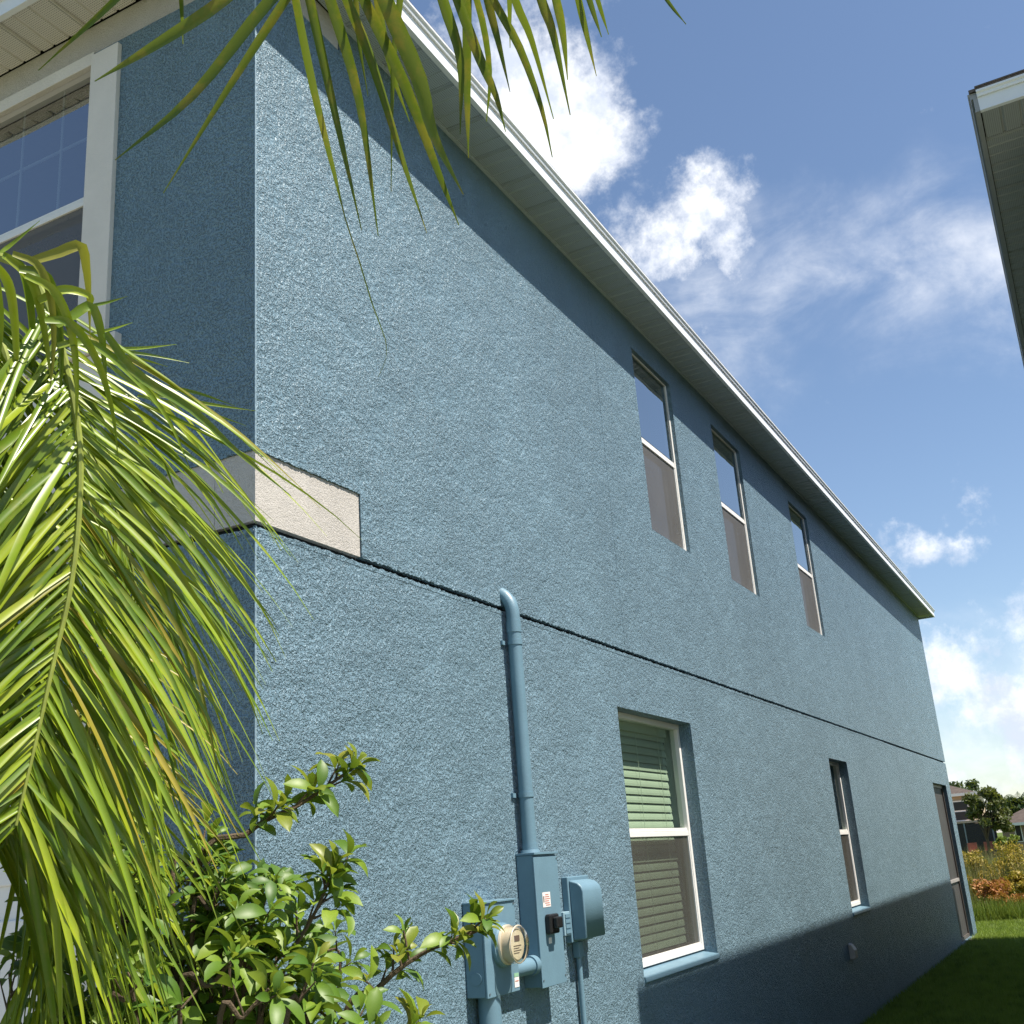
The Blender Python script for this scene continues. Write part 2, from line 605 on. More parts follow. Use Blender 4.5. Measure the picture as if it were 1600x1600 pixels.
# ------------------------------------------------------------------ the blue house
L = 17.85          # length of the side wall
ZT = 5.35          # soffit height
GR0, GR1 = 2.770, 2.797   # groove between the storeys
OV = 0.255          # overhang
XW = -7.2          # far side of the house
house = thing('two_storey_house', (-0.2, 8.9, 0), 'two storey blue stucco house with cream bands and white eaves', 'house')

LOWH = [(3.14, 4.42, 0.97, 2.435), (8.58, 9.44, 0.94, 2.41), (15.80, 17.35, 0.03, 2.39)]
UPH = [(4.10, 4.905, 3.735, 5.12), (5.94, 6.785, 3.737, 5.135), (8.56, 9.385, 3.75, 5.12)]
BAND = (2.797, 3.063)
FRZ = 5.185
J1, J2 = 3.366, 7.53
wall_obj('wall', wall_panel('x', 0, -0.2, 0.0, L, 0.0, GR0, LOWH), 'stucco', house)
# upper storey: three stucco panels divided by two control joints
pan = [(0.0, J1 - .0018, [(0.0, 0.632, 2.0, BAND[1]), (0.0, 0.578, FRZ, 6.0)]), (J1 + .0018, J2 - .0018, [UPH[0], UPH[1]]), (J2 + .0018, L, [UPH[2]])]
for (a, b, hs) in pan:
    hs2 = [(max(h[0], a), min(h[1], b), max(h[2], GR1), min(h[3], ZT)) for h in hs]
    wall_obj('wall', wall_panel('x', 0, -0.2, a, b, GR1, ZT, hs2), 'stucco', house)
# backing behind groove and joints; the groove's deep shadow is painted in near black
mb = MB().box((-0.19, 0.2, GR0 - .012), (-0.030, L - 0.02, GR1 + .012))
obj('floor_line_groove', mb, 'dark', house)
for j in (J1, J2):
    obj('control_joint', MB().box((-0.19, j - .02, GR1 + .013), (-0.006, j + .02, ZT - .01)), 'stucco', house)
def ragged(y0, y1, zin, zout, step, amp, seed, x=.0012, axis='x', mat='stucco'):
    """thin ragged lip of stucco along an edge: from zin (on the wall) to zout, jittered"""
    r_ = random.Random(seed)
    mb = MB()
    n = int((y1 - y0) / step)
    vs = []
    for i in range(n + 1):
        y = y0 + (y1 - y0) * i / n
        j = zout + (zout - zin) / abs(zout - zin) * (r_.random() ** 2 * amp)
        jx = x + r_.uniform(-.0006, .0012)
        vs += [(x, y, zin), (jx, y, j), (-.012, y, j)] if axis == 'x' else [(y, -x, zin), (y, -jx, j), (y, .012, j)]
    fs = []
    for i in range(n):
        a = 3 * i
        fs += [(a, a + 3, a + 4, a + 1), (a + 1, a + 4, a + 5, a + 2)]
    mb.add(vs, fs)
    return obj('ragged_edge', mb, mat, house)


ragged(.632, 12.0, GR1 + .016, GR1, .012, .008, 1)
ragged(.0, 12.0, GR0 - .016, GR0, .012, .007, 2)
ragged(.0, .632, BAND[1] + .016, BAND[1], .008, .007, 3)
ragged(-.9, -.0, BAND[1] + .016, BAND[1], .008, .007, 4, axis='y')
ragged(-.9, -.0, GR0 - .016, GR0, .008, .007, 5, axis='y')
# front wall
fh_lo = [(-5.6, -0.72, 0.0, 2.15)]
wall_obj('wall', wall_panel('y', 0, 0.2, XW, -0.2, 0.0, GR0, fh_lo), 'stucco', house)
wall_obj('wall', wall_panel('y', 0, 0.2, XW, -0.2, BAND[1], FRZ, [(-1.94, -0.917, 3.735, 5.147)]), 'stucco', house)
# band and frieze: slightly set back from the stucco
sb = 0.006
mb = MB()
mb.box((-0.19, sb, BAND[0] + .001), (-sb, 0.628, BAND[1] - .004))
obj('corner_band', mb, 'trim_stucco', house)
mb = MB()
mb.box((XW, sb, BAND[0] + .001), (-0.192, 0.19, BAND[1] - .004))
obj('front_band', mb, 'trim_stucco', house)
mb = MB()
mb.box((-0.19, sb, FRZ + .004), (-sb, 0.574, ZT - .001))
obj('corner_frieze', mb, 'trim_stucco', house)
mb = MB()
mb.box((XW, sb, FRZ + .004), (-0.192, 0.19, ZT - .001))
obj('front_frieze', mb, 'trim_stucco', house)
mb = MB().box((XW, 0.03, GR0 - .012), (-0.03, 0.19, GR1 + .012))
obj('floor_line_groove', mb, 'dark', house)  # groove shadow painted in near black along the front as well
for (z0_, z1_) in ((0.0, GR0 - .004), (BAND[1] + .004, FRZ)):
    bx('corner_bead', (-.004, -.0022, z0_), (.0022, .004, z1_), 'bead', house, 0.0012)
# remaining shell
bx('wall', (XW - .2, 0, 0), (XW - .001, L, ZT - .002), 'stucco', house)
wall_obj('wall', wall_panel('y', L, L - .2, XW, -0.201, 0.0, ZT - .002, [(-6.0, -1.0, 0.03, 2.39)]), 'stucco', house)
bx('floor', (XW, 0.201, 2.55), (-0.201, L - .21, 2.75), 'interior', house)
bx('ceiling', (XW, 0.201, ZT - .1), (-0.201, L - .21, ZT - .02), 'interior', house)
bx('floor', (XW, 0.201, 0.0), (-0.201, L - .21, 0.02), 'concrete', house)
for yy in (2.2, 7.2, 12.5):
    bx('partition', (XW, yy, 0.021), (-0.202, yy + .1, 2.549), 'interior', house)
    bx('partition', (XW, yy, 2.751), (-0.202, yy + .1, ZT - .101), 'interior', house)
bx('partition', (-3.4, 0.3, 2.751), (-3.3, L - .3, ZT - .101), 'interior', house)
bx('partition', (-3.4, 2.4, 0.021), (-3.3, 12.4, 2.549), 'interior', house)
bx('floor_slab_edge', (-0.05, 15.78, -0.05), (0.035, 17.38, 0.028), 'concrete', house)

# roof (hip)
RE = 0.270
x0, x1, y0, y1 = XW - .2 - RE, RE, -RE, L + RE
zr = ZT + .137
rise = (x1 - x0) / 2 * 0.42
xm = (x0 + x1) / 2
hw = (x1 - x0) / 2
mb = MB()
pts = [(x0, y0, zr), (x1, y0, zr), (x1, y1, zr), (x0, y1, zr), (xm, y0 + hw, zr + rise), (xm, y1 - hw, zr + rise)]
lowp = [(p[0], p[1], p[2] - .018) for p in pts]
mb.add(pts + lowp, [(0, 1, 4), (1, 2, 5, 4), (2, 3, 5), (3, 0, 4, 5), (7, 6, 10), (8, 7, 10, 11), (9, 8, 11), (6, 9, 11, 10),
                    (0, 6, 7, 1), (1, 7, 8, 2), (2, 8, 9, 3), (3, 9, 6, 0)])
roof = obj('roof', mb, 'shingle', house)


def fascia_run(parent, p0, p1, outn, z0, z1, mat='fascia'):
    """fascia board with drip edge and lower lip along p0-p1 (xy); outn = outward unit normal in xy"""
    mb = MB()
    n = Vector((outn[0], outn[1], 0))
    a, b = Vector((p0[0], p0[1], 0)), Vector((p1[0], p1[1], 0))
    prof = [(-0.022, z0), (0.004, z0), (0.004, z0 + .008), (0.0, z0 + .012), (0.0, z0 + .090), (0.012, z0 + .086), (0.014, z0 + .094),
            (0.012, z1 - .020), (0.024, z1 - .012), (0.024, z1), (-0.022, z1)]
    vs = []
    for q in (a, b):
        for (d, z) in prof:
            vs.append(q + n * d + Vector((0, 0, z)))
    k = len(prof)
    fs = [(i, (i + 1) % k, k + (i + 1) % k, k + i) for i in range(k)]
    fs += [tuple(reversed(range(k))), tuple(range(k, 2 * k))]
    mb.add(vs, fs)
    return obj('fascia', mb, mat, parent)


fascia_run(house, (OV, -OV), (OV, L + OV), (1, 0), ZT - .006, ZT + .118)
fascia_run(house, (OV - .023, -OV), (XW - .2 - OV, -OV), (0, -1), ZT - .006, ZT + .118)
fascia_run(house, (XW - .2 - OV, L + OV), (OV - .023, L + OV), (0, 1), ZT - .006, ZT + .118)

# soffit panels, one mesh shared by all of a row


def soffit_mesh(width, length):
    """panel with ribs; runs along local x (length), width along local y, face looks down"""
    prof = [(0, .014), (0, 0), (.006, 0), (.010, .014), (.026, .014), (.030, 0)]
    third = width / 3
    for k in (1, 2):
        prof += [(third * k - .009, 0), (third * k - .005, .008), (third * k + .005, .008), (third * k + .009, 0)]
    prof += [(width - .003, 0), (width - .003, .014)]
    mb = MB()
    n = len(prof)
    vs = [(0, y, z) for (y, z) in prof] + [(length, y, z) for (y, z) in prof]
    mb.add(vs, [(i, i + 1, n + i + 1, n + i) for i in range(n - 1)])
    return mb.mesh('soffit_panel')


soff = bx('soffit', (0.002, 0.0, ZT + .016), (OV - .023, L + OV - .02, ZT + .024), 'soffit_plain', house)
PW = 0.302
me_side = soffit_mesh(PW, OV - .024)
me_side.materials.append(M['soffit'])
k = 0
y = 0.0
while y + PW < L + OV - .02:
    o = link('soffit_panel', me_side, soff)
    o.location = (0.001, y, ZT + .0005 + R.uniform(-.0012, .0012))
    o.rotation_euler = (R.uniform(-.004, .004), R.uniform(-.008, .008), 0)
    y += PW
soff2 = bx('soffit', (-3.2, -OV + .023, ZT + .016), (OV - .024, -0.001, ZT + .024), 'soffit_plain', house)
me_fr = soffit_mesh(PW, OV - .024)
me_fr.materials.append(M['soffit_bounce'])
x = -3.1
while x < 0.2:
    o = link('soffit_panel', me_fr, soff2)
    o.rotation_euler = (0, 0, -math.pi / 2)
    o.location = (x, -0.0012, ZT + .0005 + R.uniform(-.001, .001))
    x += PW
# thin J-channel between soffit and wall
obj('soffit_channel', MB().box((0.0005, 0.58, ZT - .012), (0.016, L, ZT - .001)), 'soffit_plain', house)

# ------------------------------------------------------------------ windows


def sheet_x(name, x, y0, y1, z0, z1, mat, parent):
    return obj(name, MB().add([(x, y0, z0), (x, y1, z0), (x, y1, z1), (x, y0, z1)], [(0, 1, 2, 3)]), mat, parent)


def window(parent, y0, y1, z0, z1, xf, rail, label, screen='screen', blind=False, frame=0.034, glass='glass', fh=None, inset=.028):
    """single hung window in the side wall (plane x = const); xf = front face of its frame"""
    fw = frame
    d = 0.06
    mb = MB()
    mb.box((xf - d, y0, z0), (xf, y0 + fw, z1))
    mb.box((xf - d, y1 - fw, z0), (xf, y1, z1))
    fh = fh or fw
    mb.box((xf - d, y0 + fw, z0), (xf, y1 - fw, z0 + fh))
    mb.box((xf - d, y0 + fw, z1 - fh), (xf, y1 - fw, z1))
    wdw = obj('window', mb, 'white', parent, 0.003)
    tag(wdw, label)
    m2 = MB()
    m2.box((xf - .045, y0 + fw, rail - .024), (xf - .004, y1 - fw, rail + .004))
    m2.box((xf - .045, y0 + fw, rail + .006), (xf - .010, y1 - fw, rail + .026))
    obj('meeting_rail', m2, 'white', wdw, 0.002)
    # upper pane, lower pane
    sheet_x('pane', xf - inset, y0 + fw, y1 - fw, rail + .026, z1 - fh, glass, wdw)
    sheet_x('pane', xf - .047, y0 + fw, y1 - fw, z0 + fw, rail - .024, glass, wdw)
    # screen with its thin frame
    s = MB()
    s.box((xf - .020, y0 + fw + .001, z0 + fh + .001), (xf - .006, y0 + fw + .014, rail - .026))
    s.box((xf - .020, y1 - fw - .014, z0 + fh + .001), (xf - .006, y1 - fw - .001, rail - .026))
    s.box((xf - .020, y0 + fw + .015, z0 + fh + .001), (xf - .006, y1 - fw - .015, z0 + fh + .014))
    obj('screen_frame', s, 'white', wdw)
    sc = MB()
    sc.add([(xf - .013, y0 + fw + .012, z0 + fw + .012), (xf - .013, y1 - fw - .012, z0 + fw + .012),
            (xf - .013, y1 - fw - .012, rail - .026), (xf - .013, y0 + fw + .012, rail - .026)], [(0, 1, 2, 3)])
    obj('insect_screen', sc, screen, wdw)
    if blind:
        b0, b1 = y0 + .05, y1 - .10
        me = MB()
        sl = 0.058
        nseg = 4
        vs, fs = [], []
        for i in range(nseg + 1):
            q = i / nseg - .5
            bow = .004 * (1 - 4 * q * q)
            ang = math.radians(76)
            dx = q * sl * math.cos(ang) + bow * math.sin(ang)
            dz = -q * sl * math.sin(ang) + bow * math.cos(ang)
            vs += [(dx, b0, dz), (dx, b1, dz)]
        for i in range(nseg):
            fs.append((2 * i, 2 * i + 1, 2 * i + 3, 2 * i + 2))
        me.add(vs, fs)
        ms = me.mesh('blind_slat')
        ms.materials.append(M['blind'])
        zz = z1 - .09
        while zz > z0 + .05:
            o = link('blind_slat', ms, wdw)
            o.location = (xf - .085, R.uniform(-.006, .006), zz)
            o.rotation_euler = (R.uniform(-.0004, .0004), R.uniform(-.03, .03), 0)
            zz -= .050
        hr = MB().box((xf - .113, b0, z1 - .085), (xf - .062, b1, z1 - .03))
        bx('jamb_lining', (-.199, y1 - .012, z0), (xf - .0605, y1 - .001, z1), 'blind', wdw)
        obj('blind_headrail', hr, 'blind', wdw)
        for yy in (b0 + .18, (b0 + b1) / 2, b1 - .18):
            obj('blind_cord', MB().tube([(xf - .060, yy, z0 + .05), (xf - .060, yy, z1 - .05)], .0016, 5), 'blind', wdw)
    return wdw


window(house, 3.14, 4.42, 1.010, 2.435, -0.085, 1.735, 'wide ground floor window with pale blinds', 'screen_big', True)
window(house, 8.58, 9.44, 0.985, 2.41, -0.085, 1.70, 'recessed ground floor window further along the wall', 'screen_big')
for i, (a, b, c, d) in enumerate(UPH):
    window(house, a, b, c, d, -0.028, 4.44, ['upper window nearest the front corner', 'middle upper window', 'upper window furthest along the wall'][i], glass='glass_coated', frame=.026, fh=.014, inset=.008)
# sloping painted sills of the recessed windows
for (a, b, z) in ((3.14, 4.42, .97), (8.58, 9.44, .94)):
    mb = MB()
    pr = [(-0.145, z + .039), (0.010, z + .014), (0.014, z - .014), (0.001, z - .020), (-0.145, z + .002)]
    vs = [(p[0], a + .001, p[1]) for p in pr] + [(p[0], b - .001, p[1]) for p in pr]
    mb.add(vs, [(i, (i + 1) % 5, 5 + (i + 1) % 5, 5 + i) for i in range(5)] + [(4, 3, 2, 1, 0), (5, 6, 7, 8, 9)])
    obj('window_sill', mb, 'blue_paint', house, 0.004)
# screened porch opening at the far end
mb = MB()
a, b, z0, z1 = LOWH[2]
for (lo, hi) in (((-.10, a, z0), (-.06, a + .05, z1)), ((-.10, b - .05, z0), (-.06, b, z1)), ((-.10, a + .05, z1 - .05), (-.06, b - .05, z1)),
                 ((-.10, a + .05, z0), (-.06, b - .05, z0 + .05))):
    mb.box(lo, hi)
pf = obj('porch_screen_frame', mb, plain('bronze_frame', (.10, .085, .075), .5, .4), house)
bx('porch_rail', (-.105, a + .05, .88), (-.055, b - .05, .925), plain('porch_rail_grey', (.32, .30, .29), .5, .4), house)
obj('porch_screen', MB().add([(-.08, a + .05, z0 + .05), (-.08, b - .05, z0 + .05), (-.08, b - .05, z1 - .05), (-.08, a + .05, z1 - .05)], [(0, 1, 2, 3)]), 'lanai', house)

# front window with grilles
fx0, fx1, fz0, fz1, fr = -1.94, -0.917, 3.735, 5.147, 4.457
yf = 0.02
mb = MB()
fw = .02
mb.box((fx0, yf, fz0), (fx0 + fw, yf + .06, fz1))
mb.box((fx1 - fw, yf, fz0), (fx1, yf + .06, fz1))
mb.box((fx0 + fw, yf, fz0), (fx1 - fw, yf + .06, fz0 + fw))
mb.box((fx0 + fw, yf, fz1 - fw), (fx1 - fw, yf + .06, fz1))
fwin = obj('window', mb, 'white', house, 0.002)
tag(fwin, 'front window with white grilles in its upper half')
m2 = MB().box((fx0 + fw, yf + .004, fr - .028), (fx1 - fw, yf + .045, fr - .004))
m2.box((fx0 + fw, yf + .012, fr - .002), (fx1 - fw, yf + .045, fr + .022))
obj('meeting_rail', m2, 'white', fwin, 0.002)
obj('pane', MB().add([(fx0 + fw, yf + .028, fr + .022), (fx1 - fw, yf + .028, fr + .022), (fx1 - fw, yf + .028, fz1 - fw), (fx0 + fw, yf + .028, fz1 - fw)], [(0, 1, 2, 3)]), 'glass_coated', fwin)
obj('pane', MB().add([(fx0 + fw, yf + .047, fz0 + fw), (fx1 - fw, yf + .047, fz0 + fw), (fx1 - fw, yf + .047, fr - .028), (fx0 + fw, yf + .047, fr - .028)], [(0, 1, 2, 3)]), 'glass_coated', fwin)
obj('insect_screen', MB().add([(fx0 + fw, yf + .012, fz0 + fw), (fx1 - fw, yf + .012, fz0 + fw), (fx1 - fw, yf + .012, fr - .029), (fx0 + fw, yf + .012, fr - .029)], [(0, 1, 2, 3)]), 'screen', fwin)
for xx in (-1.164, -1.425, -1.686):
    bx('muntin', (xx - .006, yf + .0305, fr + .0225), (xx + .006, yf + .0365, fz1 - fw - .001), 'white', fwin)
bx('muntin', (fx0 + fw, yf + .0300, 4.795), (fx1 - fw, yf + .0302, 4.807), 'white', fwin)
bx('muntin', (fx0 + fw, yf + .0370, 4.795), (fx1 - fw, yf + .0375, 4.807), 'white', fwin)
# casing boards and sill
bx('casing', (-2.10, -0.008, 5.122), (-0.9165, 0.0195, 5.1885), 'trim', house, 0.002)
bx('casing', (-0.915, -0.022, 3.722), (-0.752, 0.012, 5.155), 'trim', house, 0.003)
bx('casing', (-2.10, -0.022, 3.722), (-1.942, 0.012, 5.155), 'trim', house, 0.003)
bx('sill_board', (-2.17, -0.036, 3.662), (-0.680, 0.012, 3.718), 'trim', house, 0.003)
bx('apron_board', (-2.10, -0.020, 3.067), (-0.752, 0.012, 3.658), 'trim', house, 0.003)
# garage opening behind the palm
gd = bx('garage_door', (-5.6, 0.10, 0.02), (-0.72, 0.15, 2.15), 'white', house)
for r_ in range(4):
    for c_ in range(6):
        xa = -5.55 + c_ * .805
        bx('door_panel', (xa + .05, 0.088, .07 + r_ * .53), (xa + .755, 0.099, .48 + r_ * .53), 'white', gd, 0.006)
bx('casing', (-0.718, -0.022, 0.02), (-0.600, 0.04, 2.27), 'trim', house, 0.003)
bx('casing', (-5.72, -0.022, 2.152), (-0.722, 0.04, 2.27), 'trim', house, 0.003)

# ------------------------------------------------------------------ electrical fittings
mbx = thing('meter_box', (0.05, 1.39, 1.113), 'blue painted electric meter box with round cream meter', 'meter box')
ya, yb, za, zb, dx = 1.258, 1.527, 1.113, 1.466, 0.098
bx('case', (0.001, ya, za), (dx - .012, yb, zb), 'blue_paint', mbx, 0.003)
bx('cover', (dx - .011, ya - .002, za - .004), (dx, yb + .002, zb - .004), 'blue_paint', mbx, 0.003)
bx('top_flange', (0.001, ya - .004, zb - .0035), (dx + .006, yb + .004, zb + .004), 'blue_paint', mbx, 0.001)
cy, cz = 1.392, 1.297


def xcyl(x_a, x_b, r_a, r_b, cy, cz, n=36):
    return MB().tube([(x_a, cy, cz), (x_b, cy, cz)], [r_a, r_b], n)


obj('meter_ring', MB().tube([(dx + .0005, cy, cz), (dx + .016, cy, cz), (dx + .017, cy, cz), (dx + .024, cy, cz)], [.086, .086, .082, .079], 40), 'blue_paint', mbx, smooth=True)
met = obj('meter', MB().tube([(dx + .0245, cy, cz), (dx + .034, cy, cz), (dx + .036, cy, cz), (dx + .070, cy, cz)], [.077, .077, .066, .064], 40, cap=True), 'meter', mbx, smooth=True)
obj('dial', MB().tube([(dx + .0705, cy, cz), (dx + .074, cy, cz)], [.058, .058], 40), 'meter_face', met)
obj('glass_dome', MB().tube([(dx + .0345, cy, cz), (dx + .078, cy, cz), (dx + .090, cy, cz), (dx + .096, cy, cz)], [.0735, .0715, .068, .060], 40), 'meter_glass', met, smooth=True)
obj('dome_rim', MB().tube([(dx + .080 + .0001, cy + .0715 * math.cos(t), cz + .0715 * math.sin(t)) for t in [i * math.pi / 18 for i in range(37)]], .0028, 6), 'meter', met, smooth=True)
bx('display', (dx + .0745, cy - .026, cz + .012), (dx + .0755, cy + .018, cz + .034), 'ink', met)
for i in range(4):
    bx('print_line', (dx + .0745, cy - .036, cz - .006 - i * .009), (dx + .0752, cy + .030 - (i % 2) * .018, cz - .0035 - i * .009), 'ink', met)
for (yy, zz) in ((ya + .012, za + .012), (yb - .012, zb - .016), (ya + .012, zb - .016)):
    obj('screw', MB().tube([(dx + .0003, yy, zz), (dx + .003, yy, zz)], .004, 8), 'steel', mbx)
bx('sticker', (dx + .0005, yb - .045, za + .012), (dx + .0015, yb - .006, za + .050), 'label', mbx)
bx('sticker_stripe', (dx + .0005, yb - .045, za + .052), (dx + .0015, yb - .006, za + .066), plain('green_print', (.25, .45, .30), .6, .3), mbx)
bx('print_line', (dx + .0018, yb - .040, za + .034), (dx + .0024, yb - .012, za + .038), 'redink', mbx)
obj('knockout', MB().tube([(0.05, ya - .0045, za + .07), (0.05, ya - .0005, za + .07)], [.024, .024], 24), 'blue_paint', mbx)
obj('seal_ring', MB().tube([(dx - .03 + .012 * math.cos(t), cy + .002, za - .012 + .012 * math.sin(t)) for t in [i * math.pi / 6 for i in range(13)]], .0025, 6), 'steel', mbx)
bx('seal_tag', (dx - .036, cy - .014, za - .072), (dx - .030, cy + .018, za - .022), 'steel', mbx, 0.002)
obj('riser_conduit', MB().tube([(0.052, 1.345, 0.0), (0.052, 1.345, za - .0005)], .046, 24), 'blue_paint', mbx, smooth=True)
obj('link_conduit', MB().tube([(0.052, yb + .003, 1.185), (0.052, 1.752, 1.185)], .034, 24), 'blue_paint', mbx, smooth=True)
obj('conduit_collar', MB().tube([(0.052, 1.712, 1.185), (0.052, 1.7525, 1.185)], .041, 24), 'blue_paint', mbx, smooth=True)

dbx = thing('disconnect_box', (0.045, 1.87, 1.092), 'tall blue painted disconnect box with black handle and riser pipe', 'electric box')
ya, yb, za, zb, dd = 1.755, 1.992, 1.092, 1.640, 0.090
bx('case', (0.001, ya, za), (dd - .008, yb, zb), 'blue_paint', dbx, 0.003)
bx('cover', (dd - .0075, ya - .002, za - .003), (dd, yb + .002, zb - .010), 'blue_paint', dbx, 0.002)
bx('top_flange', (0.001, ya - .004, zb + .0005), (dd + .006, yb + .006, zb + .010), 'blue_paint', dbx, 0.001)
lb = bx('label', (dd + .0004, 1.812, 1.415), (dd + .0012, 1.890, 1.478), 'label', dbx)
for i in range(6):
    bx('print_line', (dd + .0014, 1.832 if 0 < i < 5 else 1.84, 1.422 + i * .0088), (dd + .0020, 1.884 - (i % 3) * .006, 1.4255 + i * .0088), 'redink', lb)
bx('print_mark', (dd + .0014, 1.817, 1.436), (dd + .0020, 1.826, 1.462), 'ink', lb)
bx('label', (dd + .0004, 1.842, 1.262), (dd + .0012, 1.872, 1.287), 'label', dbx)
hb = MB()
hb.box((dd + .0005, 1.818, 1.302), (dd + .030, 1.908, 1.385))
hd = obj('handle', hb, 'black', dbx, 0.008)
bx('lever', (dd + .0305, 1.835, 1.325), (dd + .055, 1.892, 1.372), 'black', hd, 0.006)
obj('lock_eye', MB().tube([(dd + .015, 1.918 + .010 * math.cos(t), 1.345 + .010 * math.sin(t)) for t in [i * math.pi / 6 for i in range(13)]], .003, 6), 'black', hd)
for (yy, zz) in ((1.764, 1.12), (1.983, 1.12), (1.983, 1.62)):
    obj('screw', MB().tube([(dd + .0003, yy, zz), (dd + .003, yy, zz)], .004, 8), 'steel', dbx)
px_, py_, pr_ = 0.046, 1.812, 0.033
RB = 0.13
mast = [(px_, py_, zb + .011), (px_, py_, 1.9), (px_, py_, 2.3), (px_, py_, 2.74)]
for i in range(1, 9):
    t = math.radians(58) * i / 8
    mast.append((px_ - RB * (1 - math.cos(t)), py_, 2.755 + RB * math.sin(t)))
obj('riser_pipe', MB().tube(mast, pr_, 24), 'blue_paint', dbx, smooth=True)
for z_ in (2.612, 1.905):
    st = obj('strap', MB().tube([(px_, py_, z_ - .011), (px_, py_, z_ + .011)], pr_ + .0035, 24), 'blue_paint', dbx, smooth=True)
    bx('strap_ear', (0.001, py_ - .062, z_ - .010), (0.012, py_ - .034, z_ + .010), 'blue_paint', st)
    bx('strap_ear', (0.001, py_ + .034, z_ - .010), (0.012, py_ + .062, z_ + .010), 'blue_paint', st)
for (z_, h_) in ((2.69, .028), (1.668, .022)):
    obj('coupling', MB().tube([(px_, py_, z_ - h_), (px_, py_, z_ + h_)], pr_ + .0028, 24), 'blue_paint', dbx, smooth=True)
obj('hub', MB().tube([(px_, py_, zb + .0105), (px_, py_, zb + .024)], [pr_ + .012, pr_ + .008], 24), 'blue_paint', dbx, smooth=True)

tv = thing('cable_box', (0.05, 2.32, 1.235), 'small blue rounded plastic cable box right of the disconnect box', 'cable box')
bx('back_plate', (0.001, 2.205, 1.236), (0.034, 2.452, 1.532), 'blue_paint', tv, 0.004)
mb = MB()
prof = [(0.0345, 1.246), (0.104, 1.250), (0.106, 1.256), (0.106, 1.462), (0.098, 1.485), (0.078, 1.503), (0.0345, 1.516)]
vs = [(p[0], 2.217, p[1]) for p in prof] + [(p[0], 2.438, p[1]) for p in prof]
n_ = len(prof)
mb.add(vs, [(i, (i + 1) % n_, n_ + (i + 1) % n_, n_ + i) for i in range(n_)] + [tuple(reversed(range(n_))), tuple(range(n_, 2 * n_))])
obj('cover', mb, 'blue_paint', tv, 0.010, 3, True)
obj('drop_conduit', MB().tube([(0.022, 2.285, 0.0), (0.022, 2.285, 1.235)], .0135, 14), 'blue_paint', tv, smooth=True)
bx('conduit_fitting', (0.004, 2.262, 1.165), (0.040, 2.308, 1.2355), 'blue_paint', tv, 0.004)
gb = thing('ground_block', (0.02, 2.16, 1.275), 'small pale blue terminal block between disconnect box and cable box', 'terminal block')
bx('body', (0.001, 2.128, 1.272), (0.036, 2.198, 1.378), plain('pale_blue_paint', (.24, .36, .43), .4, .5), gb, 0.003)
for i in range(4):
    bx('rib', (0.0363, 2.140, 1.282 + i * .023), (0.040, 2.194, 1.298 + i * .023), 'blue_paint', gb)
obj('cable', MB().tube([(0.02, 2.13, 1.28), (0.02, 2.06, 1.262), (0.02, 2.0, 1.262)], .004, 6), 'blue_paint', gb, smooth=True)

# small beige wall vent
mb = MB()
vs = []
pr = [(0.0, .575), (0.045, .580), (0.055, .592), (0.055, .655), (0.03, .700), (0.0, .715)]
vs = [(p[0] + .0005, 8.16, p[1]) for p in pr] + [(p[0] + .0005, 8.27, p[1]) for p in pr]
mb.add(vs, [(i, (i + 1) % 6, 6 + (i + 1) % 6, 6 + i) for i in range(6)] + [(5, 4, 3, 2, 1, 0), (6, 7, 8, 9, 10, 11)])
tag(obj('wall_vent', mb, 'beige', None, 0.008, 3), 'small beige hooded vent low on the shaded blue wall', 'vent')

# ------------------------------------------------------------------ neighbouring house
NX, NY, NZ = 2.524, 3.115, 5.44
NL = 13.6
nb = thing('neighbour_house', (NX + 5, NY + 8, 0), 'neighbouring house whose grey eave and white fascia reach in from the right', 'house')
ov = 0.30
wx0, wy0, wx1, wy1 = NX + ov, NY + ov, NX + 9, NY + NL - ov
bx('wall', (wx0, wy0, 0), (wx1, wy1, NZ - .001), plain('neighbour_stucco', (.19, .16, .13), .8, .2, .05, 4, .5, 60), nb)
nx1, ny1 = wx1 + ov, wy1 + ov
ns = bx('soffit', (NX + .03, wy0 + .001, NZ + .016), (wx0 - .001, ny1 - .03, NZ + .024), 'soffit_plain', nb)
me_n = soffit_mesh(PW, ov - .026)
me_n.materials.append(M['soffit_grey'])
y = wy0 + .004
while y + PW < ny1 - .03:
    o = link('soffit_panel', me_n, ns)
    o.location = (NX + .025, y, NZ + R.uniform(-.001, .001))
    y += PW
ns2 = bx('soffit', (NX + .03, NY + .03, NZ + .016), (nx1 - .03, wy0 - .001, NZ + .024), 'soffit_plain', nb)
x = NX + .026
while x < NX + 3.5:
    o = link('soffit_panel', me_n, ns2)
    o.rotation_euler = (0, 0, math.pi / 2)
    o.location = (x + PW, NY + .025, NZ + R.uniform(-.001, .001))
    x += PW
fascia_run(nb, (NX, ny1), (NX, NY), (-1, 0), NZ - .006, NZ + .118, plain('fascia_painted_shade', (.30, .31, .31), .4, .4))  # side run darker than the front: its shade is put into the colour
fascia_run(nb, (NX + .023, NY), (nx1, NY), (0, -1), NZ - .006, NZ + .118)
zr = NZ + .136
mb = MB()
e = .014
a0, a1, b0, b1 = NX - e, nx1 + e, NY - e, ny1 + e
hw = (a1 - a0) / 2
xm = (a0 + a1) / 2
rise = hw * .4
pts = [(a0, b0, zr), (a1, b0, zr), (a1, b1, zr), (a0, b1, zr), (xm, b0 + hw, zr + rise), (xm, b1 - hw, zr + rise)]
lowp = [(p[0], p[1], p[2] - .018) for p in pts]
